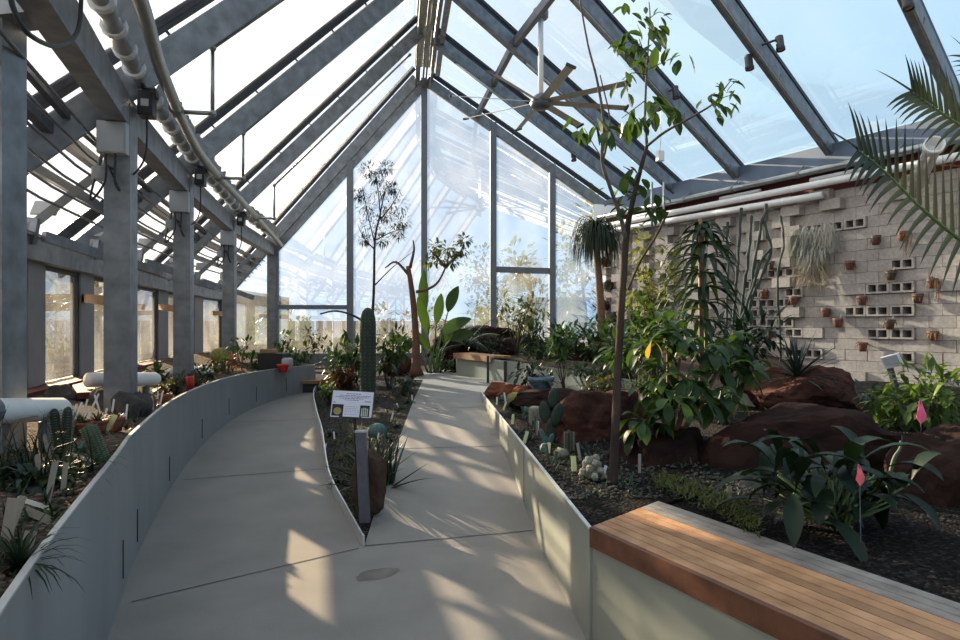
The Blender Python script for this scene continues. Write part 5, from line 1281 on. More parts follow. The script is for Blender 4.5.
for pts, n, ln in (([(1060, 300, 0), (1000, 268, -.15), (960, 240, -.3), (920, 207, -.4), (885, 172, -.5), (858, 150, -.6)], 24, .52), ([(1060, 210, 0), (1020, 170, 0), (985, 140, 0), (955, 122, 0), (930, 105, 0), (912, 92, 0)], 22, .48), ([(1062, 200, 0), (1030, 140, .1), (1000, 90, .2), (975, 60, .3)], 18, .45)):
    r_ = MB(); l_ = MB(); frond(r_, l_, pts, n, ln, rn, 4.2); rr = r_.build('rachis', 'stem_green', t, True); l_.build('leaflets', 'leaf_palm', rr)

# small cacti, seedlings and labels along the right planter edge
rn = random.Random(67)
def rb(px, py, y): c = W(px, py, y); c.z = bed_z(c.x, c.y); return c
column_cactus('column_cactus', 'stubby pale woolly column cactus to the left of the red sandstone boulder', rb(535, 424, 6.35), .19, .062, 'cactus_pale', rn, 14, spine_l=.012)
globe_cactus('globe_cactus', 'golden globe cactus in front of the orange rocks', rb(515, 405, 7.9), .10, 'cactus_gold', rn, 14, spl=.025)
column_cactus('column_cactus', 'dark column cactus standing in front of the red sandstone boulder', rb(569, 455, 4.95), .17, .032, 'cactus_dark', rn, 9)
globe_cactus('globe_cactus', 'grey spiny globe cactus between two yellow labels near the bench', rb(561, 457, 4.75), .045, 'cactus_pale', rn, 12)
pad_cactus('prickly_pear', 'dark prickly pear with tall flat pads against the red sandstone boulder', rb(551, 440, 5.4), [(0, 0, 0, .10, .22, 0), (-.05, .02, .16, .10, .2, -12), (.05, -.02, .14, .10, .21, 14), (0.02, 0, .30, .09, .17, 5)], 'cactus_dark')
pad_cactus('prickly_pear', 'small grey green prickly pear below the dark one', rb(546, 452, 5.15), [(0, 0, 0, .05, .11, -10), (.04, 0, .02, .05, .11, 16), (-.03, 0, .07, .045, .1, -20)], 'cactus_blue')
t = globe_cactus('mammillaria_cluster', 'knobbly grey clustered cactus close to the slim tree trunk', rb(592, 481, 4.1), .045, 'cactus_pale', rn, 10)
for k in range(14):
    a = k * 2.4; rr = .075 * (1 - k / 20); mb = MB(); mb.blob(V(parent_loc(t)) + V((rr * math.cos(a), rr * math.sin(a), .01 + k * .0095)), (.024, .024, .027), 2, .3, 5, k); mb.build('offset', 'cactus_pale', t, False)
bush('succulent_mound', 'silvery narrow leaved sprig at the foot of the slim tree', 628, 488, 3.95, 12, 12, 60, .06, .012, 'leaf_bluegreen', 'stem_green', 22, clusters=5, cat='succulent')
bush('succulent_mound', 'small trailing green plant in front of the clustered cactus', 586, 490, 4.1, 9, 5, 40, .05, .015, 'leaf_green', 'stem_green', 23, clusters=4, cat='succulent')
seed_spots = []
for i in range(26):
    f = i / 25; y = lerp(8.9, 4.6, f ** 1.15); x = x_rp(y) + rn.uniform(.10, .45); seed_spots.append((x, y))
    c = V((x, y, bed_z(x, y) - .01)); k = i % 4
    nth = ['first', 'second', 'third', 'fourth', 'fifth', 'sixth', 'seventh', 'eighth', 'ninth', 'tenth', 'eleventh', 'twelfth', 'thirteenth', 'fourteenth', 'fifteenth', 'sixteenth', 'seventeenth', 'eighteenth', 'nineteenth', 'twentieth', 'twenty-first', 'twenty-second', 'twenty-third', 'twenty-fourth', 'twenty-fifth', 'twenty-sixth'][25 - i]
    lab = f'small succulent along the right planter edge, {nth} one counted from the bench'
    t = thing('small_succulent', lab, 'succulent', c, 'small succulents along the right planter edge')
    mb = MB()
    if k == 0: rosette(mb, c, 14, .07, .022, 15, 80, rn, .2, 'spike', thick=.008, seg=3); mt = 'leaf_bluegreen'
    elif k == 1:
        for _ in range(4): mb.tube([c + V((rn.uniform(-.03, .03), rn.uniform(-.03, .03), 0)), c + V((rn.uniform(-.05, .05), rn.uniform(-.04, .04), rn.uniform(.08, .16)))], [.012, .009], 7)
        mt = 'cactus_green'
    elif k == 2: leaf_ball(mb, c + V((0, 0, .05)), (.06, .06, .05), 34, .045, .018, rn); mt = 'leaf_olive'
    else: mb.lathe(c, [(.03, -.01), (.042, .02), (.04, .05), (.025, .075), (.004, .085)], 24, 8, .2); mt = 'cactus_blue'
    mb.build('body', mt, t)
for px, py, y, mt, lab, h, w in ((574, 476, 4.35, 'tag_yellow', 'pale yellow plant label closest to the slim tree', .10, .035), (558, 460, 4.75, 'tag_yellow', 'pale yellow plant label next to the grey spiny globe cactus', .085, .025), (549, 453, 4.95, 'tag_yellow', 'pale yellow plant label left of the grey spiny globe cactus', .085, .025), (526, 436, 5.45, 'tag_yellow', 'pale yellow plant label below the stubby pale cactus', .085, .03), (513, 418, 6.3, 'tag_yellow', 'pale yellow plant label near the edge before the stubby pale cactus', .08, .025), (505, 405, 7.1, 'tag_yellow', 'pale yellow plant label near the golden globe cactus', .08, .022),
        (538, 428, 5.9, 'tag_white', 'white plant label in front of the stubby pale cactus', .11, .02), (537, 433, 5.8, 'tag_weathered', 'weathered label leaning beside the white one below the stubby cactus', .12, .02), (605, 470, 4.15, 'tag_white', 'small white plant label to the left of the slim tree trunk', .06, .02), (579, 457, 4.7, 'tag_weathered', 'weathered wooden label leaning in front of the red sandstone boulder', .12, .02), (640, 473, 4.3, 'tag_weathered', 'dark upright label behind the slim tree', .11, .02), (505, 397, 7.9, 'tag_white', 'white plant label between the orange rocks and the planter edge', .12, .02), (497, 400, 7.9, 'tag_white', 'short white plant label at the far end of the planter edge', .08, .02)):
    c = W(px, py, y); tag_stake(px, py, y, mt, lab, h, w, rn.uniform(-.02, .03), zf=bed_z(c.x, c.y) - .005 + max(0, c.z - h / 2 - bed_z(c.x, c.y)))
c = W(599, 496, 3.85); mb = MB(); mb.box(c + V((0, 0, .012)), (.075, .003, .06), R(20), Matrix.Rotation(R(20), 3, 'Z') @ Matrix.Rotation(R(-50), 3, 'X') @ Matrix.Rotation(R(35), 3, 'Y')); mb.tube([c + V((0, .01, -.05)), c + V((0, .01, .01))], .002, 4); tag(mb.build('plant_label', 'tag_green', None, origin=c), 'mint green square label at the foot of the slim tree', 'label', 'plant labels')
tag_stake(730, 500, 3.6, 'tag_weathered', 'pale upright wooden label behind the bench next to the grey rock', .14, .03, .01)

# ------------------------------------------------------------------ end of the path: cycad, bird of paradise, small trees
rn = random.Random(70)
c = W(467, 345, 13.2); t = thing('cycad', 'dark bluish cycad with feathery fronds on the rock mound at the end of the ramp', 'plant', c)
mf = MB(); ms = MB()
for d in clump_dirs(rn, 22, 8, 62):
    P = [c]; dd = d.copy()
    for k in range(8): dd = (dd + V((0, 0, -.12))).normalized(); P.append(P[-1] + dd * .12)
    ms.tube(P, [.012, .004], 4)
    for k in range(1, 8):
        s_ = (P[k] - P[k - 1]).cross(V((0, 0, 1))).normalized()
        for m_ in (0, .5):
            for sg in (-1, 1): mf.leaf(P[k].lerp(P[min(8, k + 1)], m_), s_ * sg + dd * .5, .17, .03, .8, .2, 2, 'blade')
ms.build('stems', 'stem_green', t); mf.build('leaves', 'leaf_bluegreen', t)
c = W(433, 372, 12.4); c.z = .62; t = thing('bird_of_paradise', 'bird of paradise plant with tall paddle leaves beside the cinnamon tree', 'plant', c); ml = MB(); ms = MB()
for px, py, tx, ty, w in ((424, 318, 424, 275, .22), (448, 312, 456, 288, .24), (440, 335, 466, 316, .26), (450, 340, 470, 330, .24), (428, 335, 420, 300, .2), (418, 338, 398, 350, .2), (436, 325, 440, 296, .2), (444, 345, 452, 322, .22), (410, 345, 392, 335, .2), (430, 350, 415, 330, .18)):
    p, q = W(px, py, 12.4 + rn.uniform(-.2, .2)), W(tx, ty, 12.4 + rn.uniform(-.2, .2)); ms.tube(curve_pts([c + V((rn.uniform(-.1, .1), rn.uniform(-.1, .1), 0)), c.lerp(p, .6) + V((0, 0, .05)), p], 4), [.022, .012], 6); ml.leaf(p, q - p, (q - p).length * 1.1, w, .35, .35, 7, 'oval', up=(rn.uniform(-.4, .4), -1, .2))
ms.build('stems', 'stem_green', t, True); ml.build('leaves', 'leaf_paddle', t, True)
b = W(416, 374, 12.2); b.z = .6; t = thing('cinnamon_tree', 'small tree with a smooth cinnamon brown trunk by the end of the ramp', 'tree', b)
mb = MB(); mb.tube(curve_pts([b, W(416, 345, 12.2), W(414, 310, 12.2), W(411, 285, 12.2), W(408, 266, 12.2)], 4), [.16, .10, .085, .08, .075, .07, .068, .065, .062, .06, .058, .055, .052, .05, .048, .045, .042], 10); mb.build('trunk', 'bark_cinnamon', t, True)
for pts in ([(416, 292), (428, 289), (438, 282), (446, 266), (450, 250)], [(410, 268), (414, 250), (413, 240)], [(409, 275), (396, 262), (385, 268)], [(446, 266), (458, 255), (464, 245)], [(446, 268), (436, 256), (430, 250)]):
    mb = MB(); mb.tube(curve_pts([W(x, y_, 12.2) for x, y_ in pts], 4), [.035, .012], 6); mb.build('branch', 'bark_cinnamon', t, True)
mb = MB()
for px, py, sp in ((448, 248, 10), (440, 258, 8), (460, 250, 8), (430, 262, 7), (464, 240, 6), (436, 246, 8), (452, 262, 6)): leaf_ball(mb, W(px, py, 12.2), (sp * .019, sp * .019, sp * .013), 46, .13, .05, rn, 1, 'oval')
mb.build('leaves', 'leaf_yellowgreen', t)
b = W(373, 388, 9.4); b.z = .45; t = thing('thin_tree', 'thin dark stemmed tree with wispy foliage behind the tall column cactus', 'tree', b)
mb = MB(); mb.tube(curve_pts([b, W(372, 340, 9.4), W(374, 285, 9.4), W(375, 240, 9.4), W(380, 215, 9.4), W(385, 190, 9.4)], 5), [.028, .008], 7); mb.build('trunk', 'bark', t, True)
for pts in ([(375, 285), (392, 268), (415, 250)], [(375, 245), (368, 215), (362, 185)], [(378, 222), (392, 205), (400, 190)], [(380, 212), (378, 190), (374, 172)], [(376, 240), (392, 232), (408, 228)], [(375, 250), (364, 238), (358, 225)]):
    mb = MB(); mb.tube(curve_pts([W(x, y_, 9.4) for x, y_ in pts], 4), [.011, .003], 5); mb.build('branch', 'bark', t, True)
mb = MB()
for px, py, sp in ((368, 170, 9), (385, 168, 9), (376, 178, 7), (382, 190, 12), (366, 205, 12), (395, 205, 13), (372, 225, 14), (400, 222, 10), (385, 215, 9), (360, 195, 7), (398, 232, 9), (382, 240, 8), (365, 240, 6), (392, 188, 6)): leaf_ball(mb, W(px, py, 9.4), (sp * .0160, sp * .0160, sp * .012), 170, .075, .014, rn, .8, 'blade')
mb.build('leaves', 'leaf_dark', t)
column_cactus('column_cactus', 'tall dark column cactus standing behind the sign in the wedge bed', (W(368, 388, 9.2).x, 9.2, .38), 1.42, .115, 'cactus_dark', rn, 11, spine_n=26, spine_l=.03)
mb = MB(); mb.tube(curve_pts([W(372, 345, 9.3), W(366, 325, 9.3), W(352, 315, 9.3), W(335, 311, 9.3), (W(320, 314, 9.3))], 6), [.022, .012], 6)
tag(mb.build('arching_stem', 'cactus_dark', None, True, origin=W(372, 345, 9.3)), 'long dark stem arching to the left above the column cactus', 'stem')
for i, (px, py, y, rx, rz, n, ln, wd, lm, nm, lab, zb, sh, cat) in enumerate((
        (350, 358, 10.2, 20, 22, 260, .2, .06, 'leaf_green', 'leafy_shrub', 'dark leafy shrub to the left of the tall column cactus', .42, 'strap', 'shrub'),
        (390, 352, 10.4, 18, 24, 240, .2, .06, 'leaf_green', 'leafy_shrub', 'dark leafy shrub to the right of the tall column cactus', .45, 'strap', 'shrub'),
        (330, 392, 9.4, 14, 8, 110, .1, .04, 'leaf_bright', 'succulent_mound', 'pale green low plant at the far left corner of the wedge bed', .36, 'oval', 'succulent'),
        (345, 376, 10.0, 16, 7, 120, .13, .05, 'leaf_rust', 'succulent_mound', 'reddish low succulents beside the rounded brown rock', .42, 'strap', 'succulent'),
        (403, 382, 9.6, 12, 9, 60, .22, .05, 'leaf_bluegreen', 'succulent_mound', 'dark blue green agave to the right of the column cactus', .46, 'strap', 'succulent'),
        (470, 392, 3.0, 0, 0, 0, 0, 0, '', '', '', 0, '', ''),
        (517, 332, 12.8, 22, 40, 260, .16, .05, 'leaf_olive', 'small_tree', 'sparse small tree in front of the fourth end wall pane behind the far bench', .95, 'oval', 'tree'),
        (528, 320, 13.6, 20, 22, 200, .15, .05, 'leaf_yellowgreen', 'leafy_shrub', 'yellow green crown right behind the sparse small tree', .95, 'oval', 'shrub'),
        (538, 342, 11.4, 14, 20, 150, .24, .05, 'leaf_dark', 'leafy_shrub', 'dark drooping shrub between the sparse tree and the sapling', .93, 'strap', 'shrub'),
        (564, 352, 9.6, 16, 26, 170, .14, .06, 'leaf_green', 'sapling', 'upright sapling with open crown in front of the upper terrace wall', .62, 'oval', 'tree'),
        (590, 372, 9.0, 24, 9, 200, .12, .05, 'leaf_green', 'succulent_mound', 'low green planting along the foot of the upper terrace wall', .62, 'oval', 'succulent'),
        (400, 370, 12.9, 18, 7, 140, .13, .05, 'leaf_olive', 'succulent_mound', 'low olive plants around the foot of the cinnamon tree', .6, 'strap', 'succulent'),
        (445, 362, 13.1, 14, 9, 130, .16, .05, 'leaf_green', 'leafy_shrub', 'low green plants between bird of paradise and far bench', .62, 'strap', 'shrub'),
        (487, 345, 13.0, 20, 9, 160, .18, .04, 'leaf_dark', 'leafy_shrub', 'low dark plants directly behind the far bench', .95, 'strap', 'shrub'),
        (660, 392, 7.0, 22, 12, 160, .15, .05, 'leaf_green', 'leafy_shrub', 'green filler plant between the slim tree and the big leaved shrub', .62, 'oval', 'shrub'))):
    if n: bush(nm, lab, px, py, y, rx, rz, n, ln, wd, lm, 'bark', 80 + i, zb=zb, shape=sh, clusters=9, cat=cat)
# wedge bed: aloe, blue globe, agaves, bits
rn = random.Random(71); c = W(380, 482, 5.6); c.z = wz(c, .6, .15); t = thing('aloe', 'dark green aloe with long upright leaves behind the tan rock', 'plant', c); mb = MB()
for d in clump_dirs(rn, 62, 22, 84): mb.spike(c + V((rn.uniform(-.16, .12), rn.uniform(-.08, .12), 0)), d, rn.uniform(.42, .66), .042, .016, rn.uniform(-.1, .5), 6)
mb.build('leaves', 'aloe_leaf', t)
g = W(377, 420, 7.3); globe_cactus('globe_cactus', 'blue green globe cactus half hidden behind the sign', (g.x, g.y, .24), .115, 'cactus_blue', rn, 12, spl=.01)
WB = [(330, 420, 7.6, 'leaf_bluegreen', 'small grey plant left of the sign'), (345, 440, 6.6, 'leaf_olive', 'small olive plant below the left corner of the sign'), (338, 462, 5.9, 'leaf_dark', 'small dark plant on the left side of the wedge bed'), (398, 420, 7.6, 'leaf_dark', 'small dark plant right of the blue globe cactus'), (400, 402, 8.6, 'leaf_olive', 'small olive plant beyond the blue globe cactus'), (388, 432, 7.0, 'leaf_bluegreen', 'small grey plant above the aloe'), (352, 425, 7.2, 'leaf_green', 'small green plant hidden behind the sign post'), (408, 395, 9.0, 'leaf_green', 'small green plant near the far right edge of the wedge bed')]
for i, (px, py, y, lm, lab) in enumerate(WB):
    c = W(px, py, y); c.z = wz(c, (c.x - x_wl(y)) / (x_wr(y) - x_wl(y)), .5); mb = MB(); rosette(mb, c, 18, .13, .03, 10, 75, rn, .6, 'leaf', 'strap', seg=4); t = thing('small_succulent', lab, 'succulent', c, 'small plants of the wedge bed'); mb.build('leaves', lm, t)
for px, py, y, lab in ((325, 433, 7.0, 'white label at the left curb of the wedge bed'), (334, 424, 7.4, 'white label lying left of the sign'), (392, 410, 8.0, 'white label right of the blue globe cactus'), (398, 399, 8.6, 'white label by the small olive plant beyond the globe'), (412, 389, 9.2, 'white label near the dark blue green agave'), (378, 428, 7.0, 'white label just above the aloe')):
    c = W(px, py, y); tag_stake(px, py, y, 'tag_white', lab, .09, .018, rn.uniform(-.05, .05), zf=wz(c, (c.x - x_wl(y)) / (x_wr(y) - x_wl(y)), .5) - .01)
mb = MB(); c = W(316, 381, 11.2); mb.box((c.x, c.y, c.z - .0), (.55, .5, .05), .2); mb.build('lid_board', 'timber_block'); o = bpy.data.objects['lid_board']; tag(o, 'pale wooden board lying at the far left tip of the wedge bed', 'board')
mb = MB(); mb.box((c.x, c.y, (c.z - .03 + .3) / 2), (.45, .4, c.z - .03 - .3), .2); tag(mb.build('box_base', 'dark_frame', None), 'dark box under the pale board at the tip of the wedge bed', 'box'); 

# ------------------------------------------------------------------ left bed
rn = random.Random(90)
def lb(px, py, y): c = W(px, py, y); c.z = BED_Z + .02; return c
c = lb(35, 440, 3.1); t = thing('grass_clump', 'dark grassy clump at the foot of the nearest column', 'plant', c); mb = MB()
for d in clump_dirs(rn, 190, 25, 85): mb.leaf(c + V((rn.uniform(-.22, .22), rn.uniform(-.15, .15), 0)), d, rn.uniform(.22, .40), .010, 1.6, .2, 5, 'blade')
mb.build('blades', 'leaf_dark', t)
for px, py, y, h, ln, lab in ((60, 424, 3.62, .27, -.13, 'left one of the two tall thin dark cacti in front of the white pipe'), (65, 424, 3.62, .28, .06, 'right one of the two tall thin dark cacti in front of the white pipe')):
    column_cactus('column_cactus', lab, lb(px, py, y), h, .026, 'cactus_dark', rn, 7, (ln, 0), 'pair of thin cacti in the left bed')
c = lb(103, 468, 3.45); column_cactus('column_cactus', 'tilted green cactus leaning left near the planter edge', c, .22, .038, 'cactus_green', rn, 12, (-.42, 0), spine_l=.012)
c = lb(83, 449, 3.8); mb = MB(); rosette(mb, c, 9, .11, .03, 10, 40, rn, .3, 'spike', thick=.01); t = thing('small_succulent', 'small blue green star shaped succulent left of the tilted cactus', 'succulent', c); mb.build('leaves', 'cactus_blue', t)
# trays and terracotta pots
trays = [(64, 425, 4.15), (82, 423, 4.25), (98, 422, 4.35), (115, 420, 4.5), (150, 402, 5.6), (165, 398, 6.0)]
for i, (px, py, y) in enumerate(trays):
    c = lb(px, py + 12, y); c.z = BED_Z + .015; r = .062; lab = ['terracotta pot first in the row behind the tilted cactus', 'second terracotta pot in the row behind the tilted cactus', 'third terracotta pot in the row behind the tilted cactus', 'fourth terracotta pot in the row, nearest the planter edge', 'terracotta pot among the white labels farther along', 'last terracotta pot before the white pipe at the second column'][i]
    t = thing('potted_succulent', lab, 'potted plant', c, 'terracotta pots in the left bed'); pot_mesh(c, r, .10).build('pot', 'terracotta', t, True)
    mb = MB(); rosette(mb, c + V((0, 0, .085)), 12, .08, .022, 20, 80, rn, .3, 'spike', thick=.01, seg=3); mb.build('plant', ['cactus_gold', 'leaf_yellowgreen', 'leaf_olive', 'leaf_rust', 'leaf_olive', 'leaf_rust'][i], t)
tr0 = lb(98, 432, 4.25)
# pale round pots and rocks by the window
for px, py, y, r, sd, lab in ((107, 396, 5.6, .16, 81, 'grey round stone in front of the second column'), (128, 394, 5.2, .15, 82, 'tall grey stone just right of the second column foot'), (60, 393, 5.6, .17, 83, 'dark stone behind the two thin cacti'), (140, 398, 5.4, .12, 84, 'small grey stone right of the tall grey stone')):
    boulder(lab, V((W(px, py, y).x, y, BED_Z + .07)), (r, r * .9, r * 1.15), 'rock_grey', sd, .3, .85, 'stone', 'stones near the second column', sub=3)
c = lb(100, 392, 5.9); mb = MB(); mb.box((c.x - .3, c.y + .4, .93), (1.5, .35, .06), R(-55)); tag(mb.build('plant_shelf', 'oxide_red', None, origin=(c.x, c.y, .9)), 'dark red shelf board under the window behind the second column', 'shelf')
# white markers among the pots
MK = [(72, 404, 4.7, .14, .05), (77, 404, 4.7, .15, .05), (84, 402, 4.9, .15, .03), (93, 398, 5.1, .17, .07), (97, 400, 5.1, .16, -.06), (104, 412, 4.6, .12, .02), (112, 404, 5.0, .14, .01), (114, 402, 5.2, .12, -.02), (126, 404, 5.0, .10, 0), (131, 402, 5.2, .10, .02), (146, 402, 5.4, .12, .0), (149, 401, 5.5, .11, .02), (152, 402, 5.5, .11, -.02), (157, 399, 5.8, .12, .0), (161, 398, 5.9, .10, .01), (118, 417, 4.5, .10, .0), (121, 416, 4.5, .09, .02), (88, 414, 4.5, .11, .0)]
ords = ['first', 'second', 'third', 'fourth', 'fifth', 'sixth', 'seventh', 'eighth', 'ninth', 'tenth', 'eleventh', 'twelfth', 'thirteenth', 'fourteenth', 'fifteenth', 'sixteenth', 'seventeenth', 'eighteenth']
for k, (px, py, y, h, ln) in enumerate(sorted(MK)):
    tag_stake(px, py, y, 'tag_white', f'thin white marker among the pots of the left bed, {ords[k]} from the left', h, .014, ln, 'white markers in the left bed', zf=BED_Z + .04, name='plant_marker')
for px, py, y, mt, lab, h, w, ln in ((55, 425, 4.1, 'tag_white', 'white upright label left of the first terracotta pot', .15, .022, .01), (110, 418, 4.4, 'tag_yellow', 'broad yellow label standing beside the fourth terracotta pot', .12, .035, .05), (46, 445, 3.5, 'tag_weathered', 'long weathered label leaning right above the leafy plant', .14, .02, -.05), (80, 456, 3.45, 'tag_white', 'long white label lying on the gravel left of the tilted cactus', .05, .018, -.18), (38, 462, 3.0, 'tag_weathered', 'weathered label leaning in the middle of the leafy plant', .13, .025, -.04), (63, 476, 2.85, 'tag_weathered', 'pale weathered label standing alone right of the leafy plant', .12, .022, .0), (50, 480, 2.7, 'tag_weathered', 'weathered label standing at the right edge of the leafy plant', .16, .025, .02), (30, 472, 2.6, 'tag_white', 'white label lying nearly flat in front of the leafy plant', .03, .018, -.13), (38, 495, 2.4, 'tag_weathered', 'pale label lying on the gravel in front', .04, .03, -.12), (8, 493, 2.2, 'tag_weathered', 'broad weathered stake at the left edge of the picture', .14, .04, .01), (25, 518, 2.0, 'tag_weathered', 'short broad stake near the bottom left', .09, .035, .01), (15, 488, 2.3, 'tag_weathered', 'leaning weathered stake near the left edge', .12, .025, .03)):
    tag_stake(px, py, y, mt, lab, h, w, ln, 'labels in the near left bed', zf=BED_Z + .02)
# near leafy plants
for px, py, y, n, ln, wd, lm, nm, lab in ((28, 472, 2.9, 30, .17, .05, 'leaf_bluegreen', 'leafy_plant', 'blue green leafy plant in the near left bed'), (48, 478, 2.95, 12, .16, .06, 'leaf_bright', 'leafy_plant', 'bright green plant among the weathered labels'), (8, 468, 3.0, 24, .16, .05, 'leaf_dark', 'leafy_plant', 'dark leafy plant at the left edge below the grass clump'), (68, 486, 2.85, 14, .07, .02, 'leaf_dark', 'leafy_plant', 'small dark tuft right of the pale weathered label'), (40, 500, 2.5, 10, .12, .03, 'leaf_bright', 'leafy_plant', 'small bright tuft at the foot of the tall weathered label'), (20, 552, 1.95, 60, .22, .012, 'leaf_dark', 'grassy_plant', 'dark feathery plant spilling over the planter edge near the bottom left'), (8, 525, 2.0, 22, .10, .03, 'leaf_rust', 'leafy_plant', 'reddish tuft behind the feathery plant at the bottom left')):
    c = lb(px, py, y); mb = MB(); rosette(mb, c, n, ln, wd, 10, 80, rn, .7, 'leaf', 'strap' if nm == 'leafy_plant' else 'blade', seg=4); t = thing(nm, lab, 'plant', c, 'plants of the near left bed'); mb.build('leaves', lm, t)
mb = MB(); mb.tube(curve_pts([lb(0, 440, 3.2), W(12, 427, 3.3), W(28, 418, 3.4), W(38, 416, 3.5)], 5), .004, 5); tag(mb.build('dry_stalk', 'leaf_tan', None, origin=lb(0, 440, 3.2)), 'thin dry stalk arching over the grass clump', 'stalk')
# far part of the left bed
FL = [(160, 378, 7.6, 12, 8, 'leaf_green', 'low green plant right of the second pipe'), (172, 386, 7.0, 12, 7, 'leaf_olive', 'olive plant close to the curved edge below the third column'), (200, 374, 8.6, 13, 8, 'leaf_dark', 'dark plant in front of the third pipe end'), (218, 368, 9.6, 14, 9, 'leaf_green', 'green plant between third and fourth columns'), (228, 362, 10.2, 12, 8, 'leaf_rust', 'reddish plant below the fourth column'), (242, 352, 11.2, 12, 16, 'leaf_bright', 'tall bright plant right of the fourth column'), (258, 362, 10.8, 12, 8, 'leaf_green', 'green plant left of the black crate'), (298, 356, 11.4, 12, 10, 'leaf_green', 'green plant right of the black crate'), (310, 345, 12.0, 12, 16, 'leaf_olive', 'loose olive plant behind the far corner of the curved wall'), (188, 382, 7.8, 12, 6, 'leaf_olive', 'low olive plant beside the red canister'), (285, 345, 12.4, 14, 14, 'leaf_bright', 'bright plant in front of the lower first end wall pane'), (330, 352, 12.4, 14, 14, 'leaf_green', 'green plant behind the board at the tip of the wedge bed')]
for i, (px, py, y, rx, rz, lm, lab) in enumerate(FL):
    bush('bedding_plant', lab, px, py, y, rx, rz, 110, .13, .045, lm, 'stem_green', 120 + i, zb=BED_Z if px < 300 else .45, shape='strap' if i % 2 else 'oval', clusters=7, cat='plant', group='plants of the far left bed')
c = lb(219, 356, 10.0); globe_cactus('globe_cactus', 'round brownish cactus on the far left bed by the fourth column', (c.x, c.y, .98), .13, 'cactus_gold', rn, 14)
mb = MB(); mb.lathe((c.x, c.y, BED_Z - .02), [(.08, 0), (.10, .2)], 14); tag(mb.build('plant_pot', 'terracotta_dark', None, True, origin=(c.x, c.y, BED_Z)), 'brown pot under the round brownish cactus', 'pot')
c = W(273, 361, 10.6); t = thing('crate', 'black plastic crate standing on the far end of the left bed', 'crate', (c.x, c.y, BED_Z)); mb = MB()
for dx, dy, sx, sy in ((0, .14, .4, .015), (0, -.14, .4, .015), (.2, 0, .015, .28), (-.2, 0, .015, .28)): mb.box((c.x + dx, c.y + dy, BED_Z + .15), (sx, sy, .26))
mb.box((c.x, c.y, BED_Z + .03), (.4, .28, .02)); mb.build('shell', 'black_plastic', t); mb = MB(); mb.box((c.x, c.y, BED_Z + .285), (.43, .31, .02)); mb.build('rim', 'black_plastic', t)
mb = MB(); mb.box((c.x - .07, c.y, BED_Z + .33), (.26, .2, .06), .2); tag(mb.build('carton', 'timber_block', None, origin=(c.x - .07, c.y, BED_Z + .3)), 'flat tan carton lying on the black crate', 'box')
c2 = W(283, 367, 10.3); pot_mesh((c2.x, c2.y, BED_Z), .09, .13).build('plant_pot', 'red_paint', None, True, origin=(c2.x, c2.y, BED_Z)); o = bpy.context.scene.objects[-1] if False else [x for x in COL.objects if x.name.startswith('plant_pot')][-1]; tag(o, 'bright red pot in front of the black crate', 'pot')
c2 = W(281, 359, 10.5); mb = MB(); mb.lathe((c2.x + .1, c2.y, BED_Z), [(.07, 0), (.09, .12), (.09, .20), (.07, .22)], 14); tag(mb.build('bucket', 'grey_box', None, True, origin=(c2.x + .1, c2.y, BED_Z)), 'small grey bucket right of the black crate', 'bucket')
c2 = W(190, 384, 7.3); t = thing('canister', 'small red canister among the plants of the left bed', 'canister', (c2.x, c2.y, BED_Z)); mb = MB(); mb.lathe((c2.x, c2.y, BED_Z), [(.045, 0), (.045, .16), (.035, .18)], 14); mb.build('body', 'red_paint', t, True); mb = MB(); mb.lathe((c2.x, c2.y, BED_Z + .18), [(.03, 0), (.03, .03)], 12); mb.build('cap', 'dark_frame', t)

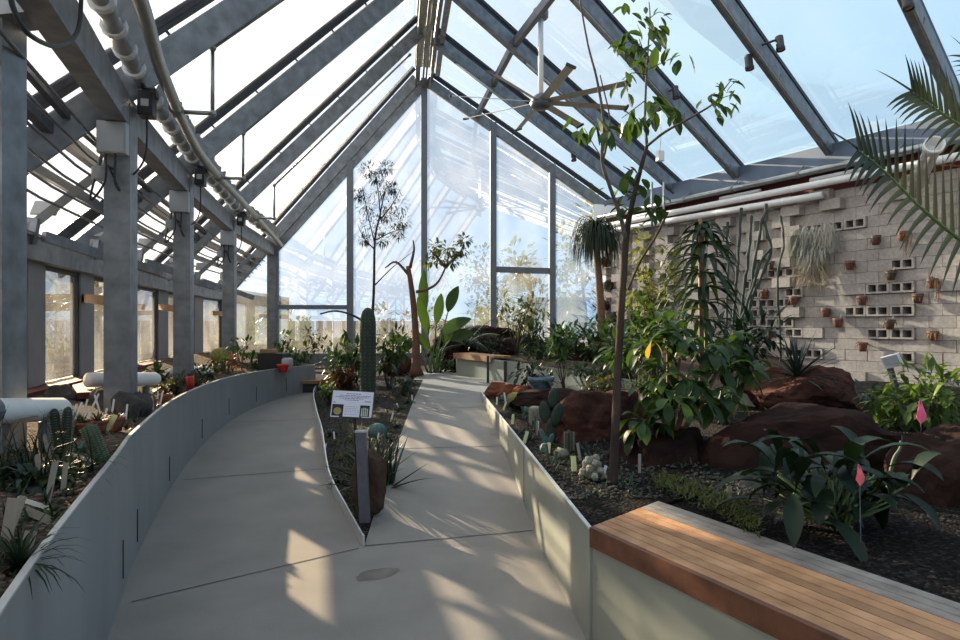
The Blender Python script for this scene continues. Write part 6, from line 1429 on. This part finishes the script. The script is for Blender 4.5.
# ------------------------------------------------------------------ small loose stuff
rn = random.Random(140); mb = MB()
for k in range(1500):
    y = 3.65 + 5.2 * rn.random() ** 1.5; x = x_rp(y) + .03 + rn.random() ** 1.3 * 1.1; s_ = rn.uniform(.005, .014)
    mb.blob((x, y, bed_z(x, y) - .005 + .02 * noise.noise(V((x * 3, y * 3, 3.3)))), (s_ * 1.3, s_, s_ * .7), 1, .3, 1.5, k, rn.random() * 6)
stuff(mb.build('gravel', 'rock_grey'), 'loose dark gravel pebbles along the right planter edge', 'gravel')
mb = MB()
for k in range(420):
    y = 3.6 + 5.2 * rn.random() ** 1.2; x = x_rp(y) + .08 + rn.random() * 1.0; c = V((x, y, bed_z(x, y)))
    for d in clump_dirs(rn, 4, 10, 80): mb.leaf(c, d, rn.uniform(.02, .06), .012, .4, .2, 2, 'oval')
stuff(mb.build('foliage_seedlings', 'leaf_bluegreen'), 'tiny scattered seedlings and weeds over the gravel of the right bed', 'seedlings')
mb = MB()
for k in range(300):
    f = rn.random(); y = lerp(5.0, 11, f); u = rn.random(); x = lerp(x_wl(y) + .05, x_wr(y) - .05, u); c = V((x, y, wz(V((x, y, 0)), u, .5)))
    for d in clump_dirs(rn, 5, 10, 80): mb.leaf(c, d, rn.uniform(.03, .09), .014, .4, .2, 2, 'oval')
stuff(mb.build('foliage_seedlings', 'leaf_olive'), 'tiny scattered seedlings and weeds over the gravel of the wedge bed', 'seedlings')
mb = MB()
for k in range(240):
    y = 1.5 + 8.5 * rn.random() ** 1.4; x = x_pl(y) - .06 - rn.random() * .8; c = V((x, y, BED_Z + .03))
    for d in clump_dirs(rn, 5, 10, 80): mb.leaf(c, d, rn.uniform(.03, .09), .014, .4, .2, 2, 'oval')
stuff(mb.build('foliage_seedlings', 'leaf_dark'), 'small dark seedlings scattered over the gravel of the left bed', 'seedlings')
c = W(378, 573, 3.98); mb = MB(); vs = []
for k in range(22):
    a = 2 * math.pi * k / 22; q = 1 + .35 * noise.noise(V((math.cos(a) * 2, math.sin(a) * 2, 5))); vs.append(V((c.x + .13 * q * math.cos(a), c.y + .09 * q * math.sin(a) + .05 * math.cos(a), .0022)))
mb.add(vs, [tuple(range(22))]); o = mb.build('floor_stain', 'stain'); struct(o, 'brown stain on the concrete below the tip of the wedge bed')
